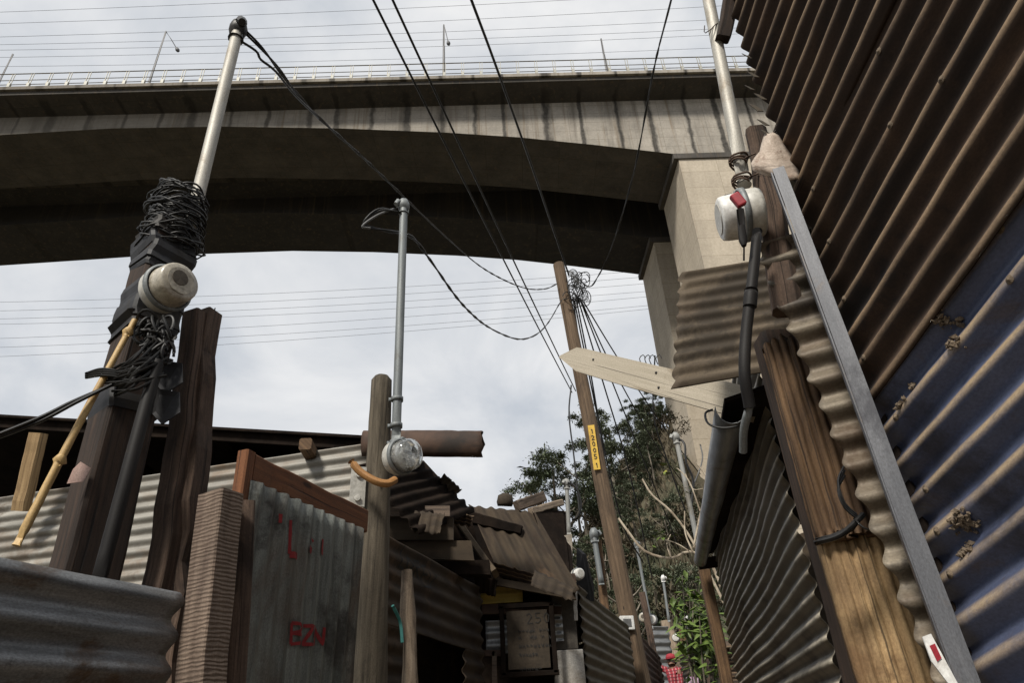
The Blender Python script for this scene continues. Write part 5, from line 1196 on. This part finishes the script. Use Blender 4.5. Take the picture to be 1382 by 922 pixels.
# ------------------------------------------------------------------ people
def skinmesh(name, verts, edges, rad, mt, parent, sub=2):
    me = bpy.data.meshes.new(name); org = V(parent['_o']); me.from_pydata([V(v) - org for v in verts], edges, []); me.update()
    o = bpy.data.objects.new(name, me); COL.objects.link(o); o['_o'] = org
    md = o.modifiers.new('skin', 'SKIN')
    if not me.skin_vertices: me.attributes
    sk_ = me.skin_vertices[0].data
    for i, r_ in enumerate(rad): sk_[i].radius = (r_, r_) if not isinstance(r_, tuple) else r_
    sk_[0].use_root = True
    md.use_smooth_shade = True
    s_ = o.modifiers.new('sub', 'SUBSURF'); s_.levels = s_.render_levels = sub
    dg = bpy.context.evaluated_depsgraph_get(); dg.update()
    m2 = bpy.data.meshes.new_from_object(o.evaluated_get(dg)); m2.name = name
    bpy.data.objects.remove(o)
    for p in m2.polygons: p.use_smooth = True
    m2.materials.clear(); m2.materials.append(MT[mt])
    o = bpy.data.objects.new(name, m2); COL.objects.link(o); o.parent = parent; o['_o'] = org
    return o
def person(label, foot, h, face, arms, shirt, trousers, cap_=None, hairlong=False):
    t = thing('person', label, 'person', foot); f = face.normalized(); s = f.cross(Z).normalized()   # s: the person's right
    k = h/1.70
    def P(x, y, z): return foot + (s*x + f*y + Z*z)*k
    hip, chest, neck, head = P(0, 0, .92), P(0, .02, 1.28), P(0, .01, 1.46), P(0, .04, 1.58)
    v = [hip, P(0, .01, 1.10), chest, P(0, .01, 1.38), neck, P(0, .035, 1.545), P(0, .045, 1.63)]; e = [(0, 1), (1, 2), (2, 3), (3, 4), (4, 5), (5, 6)]; r_ = [.115, .11, .125, .10, .05, .078, .07]
    def chain(start, pts, rs):
        last = start
        for q, rr in zip(pts, rs): v.append(q); r_.append(rr); e.append((last, len(v)-1)); last = len(v)-1
        return last
    for sg, arm in zip((1, -1), arms):
        hnd = chain(3, [P(sg*.17, 0, 1.40)] + [P(*a_) for a_ in arm], [.062, .043, .030, .026])
        wr, el = v[hnd], v[hnd-1]; d = (wr-el).normalized(); a_, b_ = frame(d)
        pm = chain(hnd, [wr + d*.05*k], [.034])
        for q in (-.024, -.008, .008, .024): chain(pm, [wr + d*.09*k + a_*q, wr + d*.125*k + a_*q*1.1 + b_*.008, wr + d*(.15-abs(q)*.6)*k + a_*q*1.15 + b_*.02], [.009, .008, .007])
        chain(pm, [wr + d*.06*k + a_*.04, wr + d*.09*k + a_*.055], [.010, .008])
    for sg in (1, -1): chain(0, [P(sg*.095, 0, .86), P(sg*.10, .02, .48), P(sg*.10, 0, .09), P(sg*.11, .09, .045), P(sg*.11, .15, .04)], [.085, .056, .042, .042, .03])
    skinmesh('body', v, e, [q*k for q in r_], 'skin', t)
    # clothes
    v2 = [P(0, 0, .88), P(0, .01, 1.10), P(0, .02, 1.28), P(0, .01, 1.40)]; e2 = [(0, 1), (1, 2), (2, 3)]; r2 = [.145, .138, .150, .115]
    for sg, arm in zip((1, -1), arms):
        v2.append(P(sg*.175, 0, 1.41)); r2.append(.082); e2.append((3, len(v2)-1))
        v2.append(P(*arm[0])); r2.append(.060); e2.append((len(v2)-2, len(v2)-1)); v2.append(P(*arm[0]).lerp(P(*arm[1]), .6)); r2.append(.048); e2.append((len(v2)-2, len(v2)-1))
    skinmesh('shirt', v2, e2, [q*k for q in r2], shirt, t)
    v3 = [P(0, 0, .93)]; e3 = []; r3 = [.13]
    for sg in (1, -1):
        for q, rr in ((P(sg*.095, 0, .82), .105), (P(sg*.10, .02, .48), .075), (P(sg*.10, 0, .10), .062)):
            v3.append(q); r3.append(rr); e3.append((0 if rr > .1 else len(v3)-2, len(v3)-1))
    skinmesh('trousers', v3, e3, [q*k for q in r3], trousers, t)
    mb = MB(); hc = P(0, .03, 1.60)
    lathe(mb, hc - Z*.03 - f*.022, (Z - f*.25).normalized(), [(-.06 if hairlong else -.02, .083), (.03, .094), (.08, .088), (.115, .05), (.125, 0)], 16); mb.build('hair', 'hair', t, True)
    fc = MB()
    for sg in (1, -1): tube(fc, [P(sg*.032, .115, 1.60), P(sg*.032, .122, 1.60)], .008, 6)
    tube(fc, [P(-.025, .118, 1.535), P(.025, .118, 1.535)], .005, 5); fc.build('face', 'hair', t, True)
    fc = MB(); tube(fc, [P(0, .11, 1.60), P(0, .137, 1.565), P(0, .115, 1.555)], [.008, .014, .009], 7)
    for sg in (1, -1): tube(fc, [P(sg*.083, .03, 1.615), P(sg*.09, .02, 1.59), P(sg*.083, .03, 1.565)], [.006, .013, .006], 6)
    fc.build('nose_and_ears', 'skin', t, True)
    if cap_:
        mb = MB(); lathe(mb, P(0, .03, 1.62), (Z - f*.12).normalized(), [(0, .1), (.05, .1), (.09, .075), (.108, .02), (.11, 0)], 18)
        vs = []
        for i in range(9):
            an = -.9 + 1.8*i/8; vs.append(P(0, .03, 1.635) + (f*math.cos(an) + s*math.sin(an))*.099*k); vs.append(P(0, .03, 1.625) + (f*math.cos(an)*1.75 + s*math.sin(an)*1.02)*.105*k)
        mb.add(vs, [(2*i, 2*i+1, 2*i+3, 2*i+2) for i in range(8)], [(0, 0)]*18)
        mb.build('cap', cap_, t, True, solid=.004)
    return t
mh = at(906, 884, 15.0); fz = gz(0, 15.0)
person('man in red plaid shirt and red cap with one arm raised to the wall', V((mh.x, mh.y, fz)), mh.z-fz-.02, V((-.9, -.5, 0)),
       [((.30, .20, 1.52), (.32, .40, 1.66), (.33, .46, 1.70)), ((-.22, .05, 1.12), (-.22, .14, .90), (-.22, .16, .86))], 'plaid', 'denim', 'cap')
mh2 = at(937, 897, 12.0); fz = gz(0, 12.0)
person('dark-haired person in pink and white clothing at the bottom edge under the bush', V((mh2.x, mh2.y, fz)), mh2.z-fz, V((.2, -1, 0)),
       [((.22, .05, 1.12), (.20, .20, 1.0), (.18, .26, 1.0)), ((-.22, .05, 1.12), (-.22, .14, .90), (-.22, .16, .86))], 'pink', 'denim', None, True)

# ------------------------------------------------------------------ tidy helper data
for o in list(sc.objects):
    for kk in ('_o', '_e'):
        if kk in o: del o[kk]
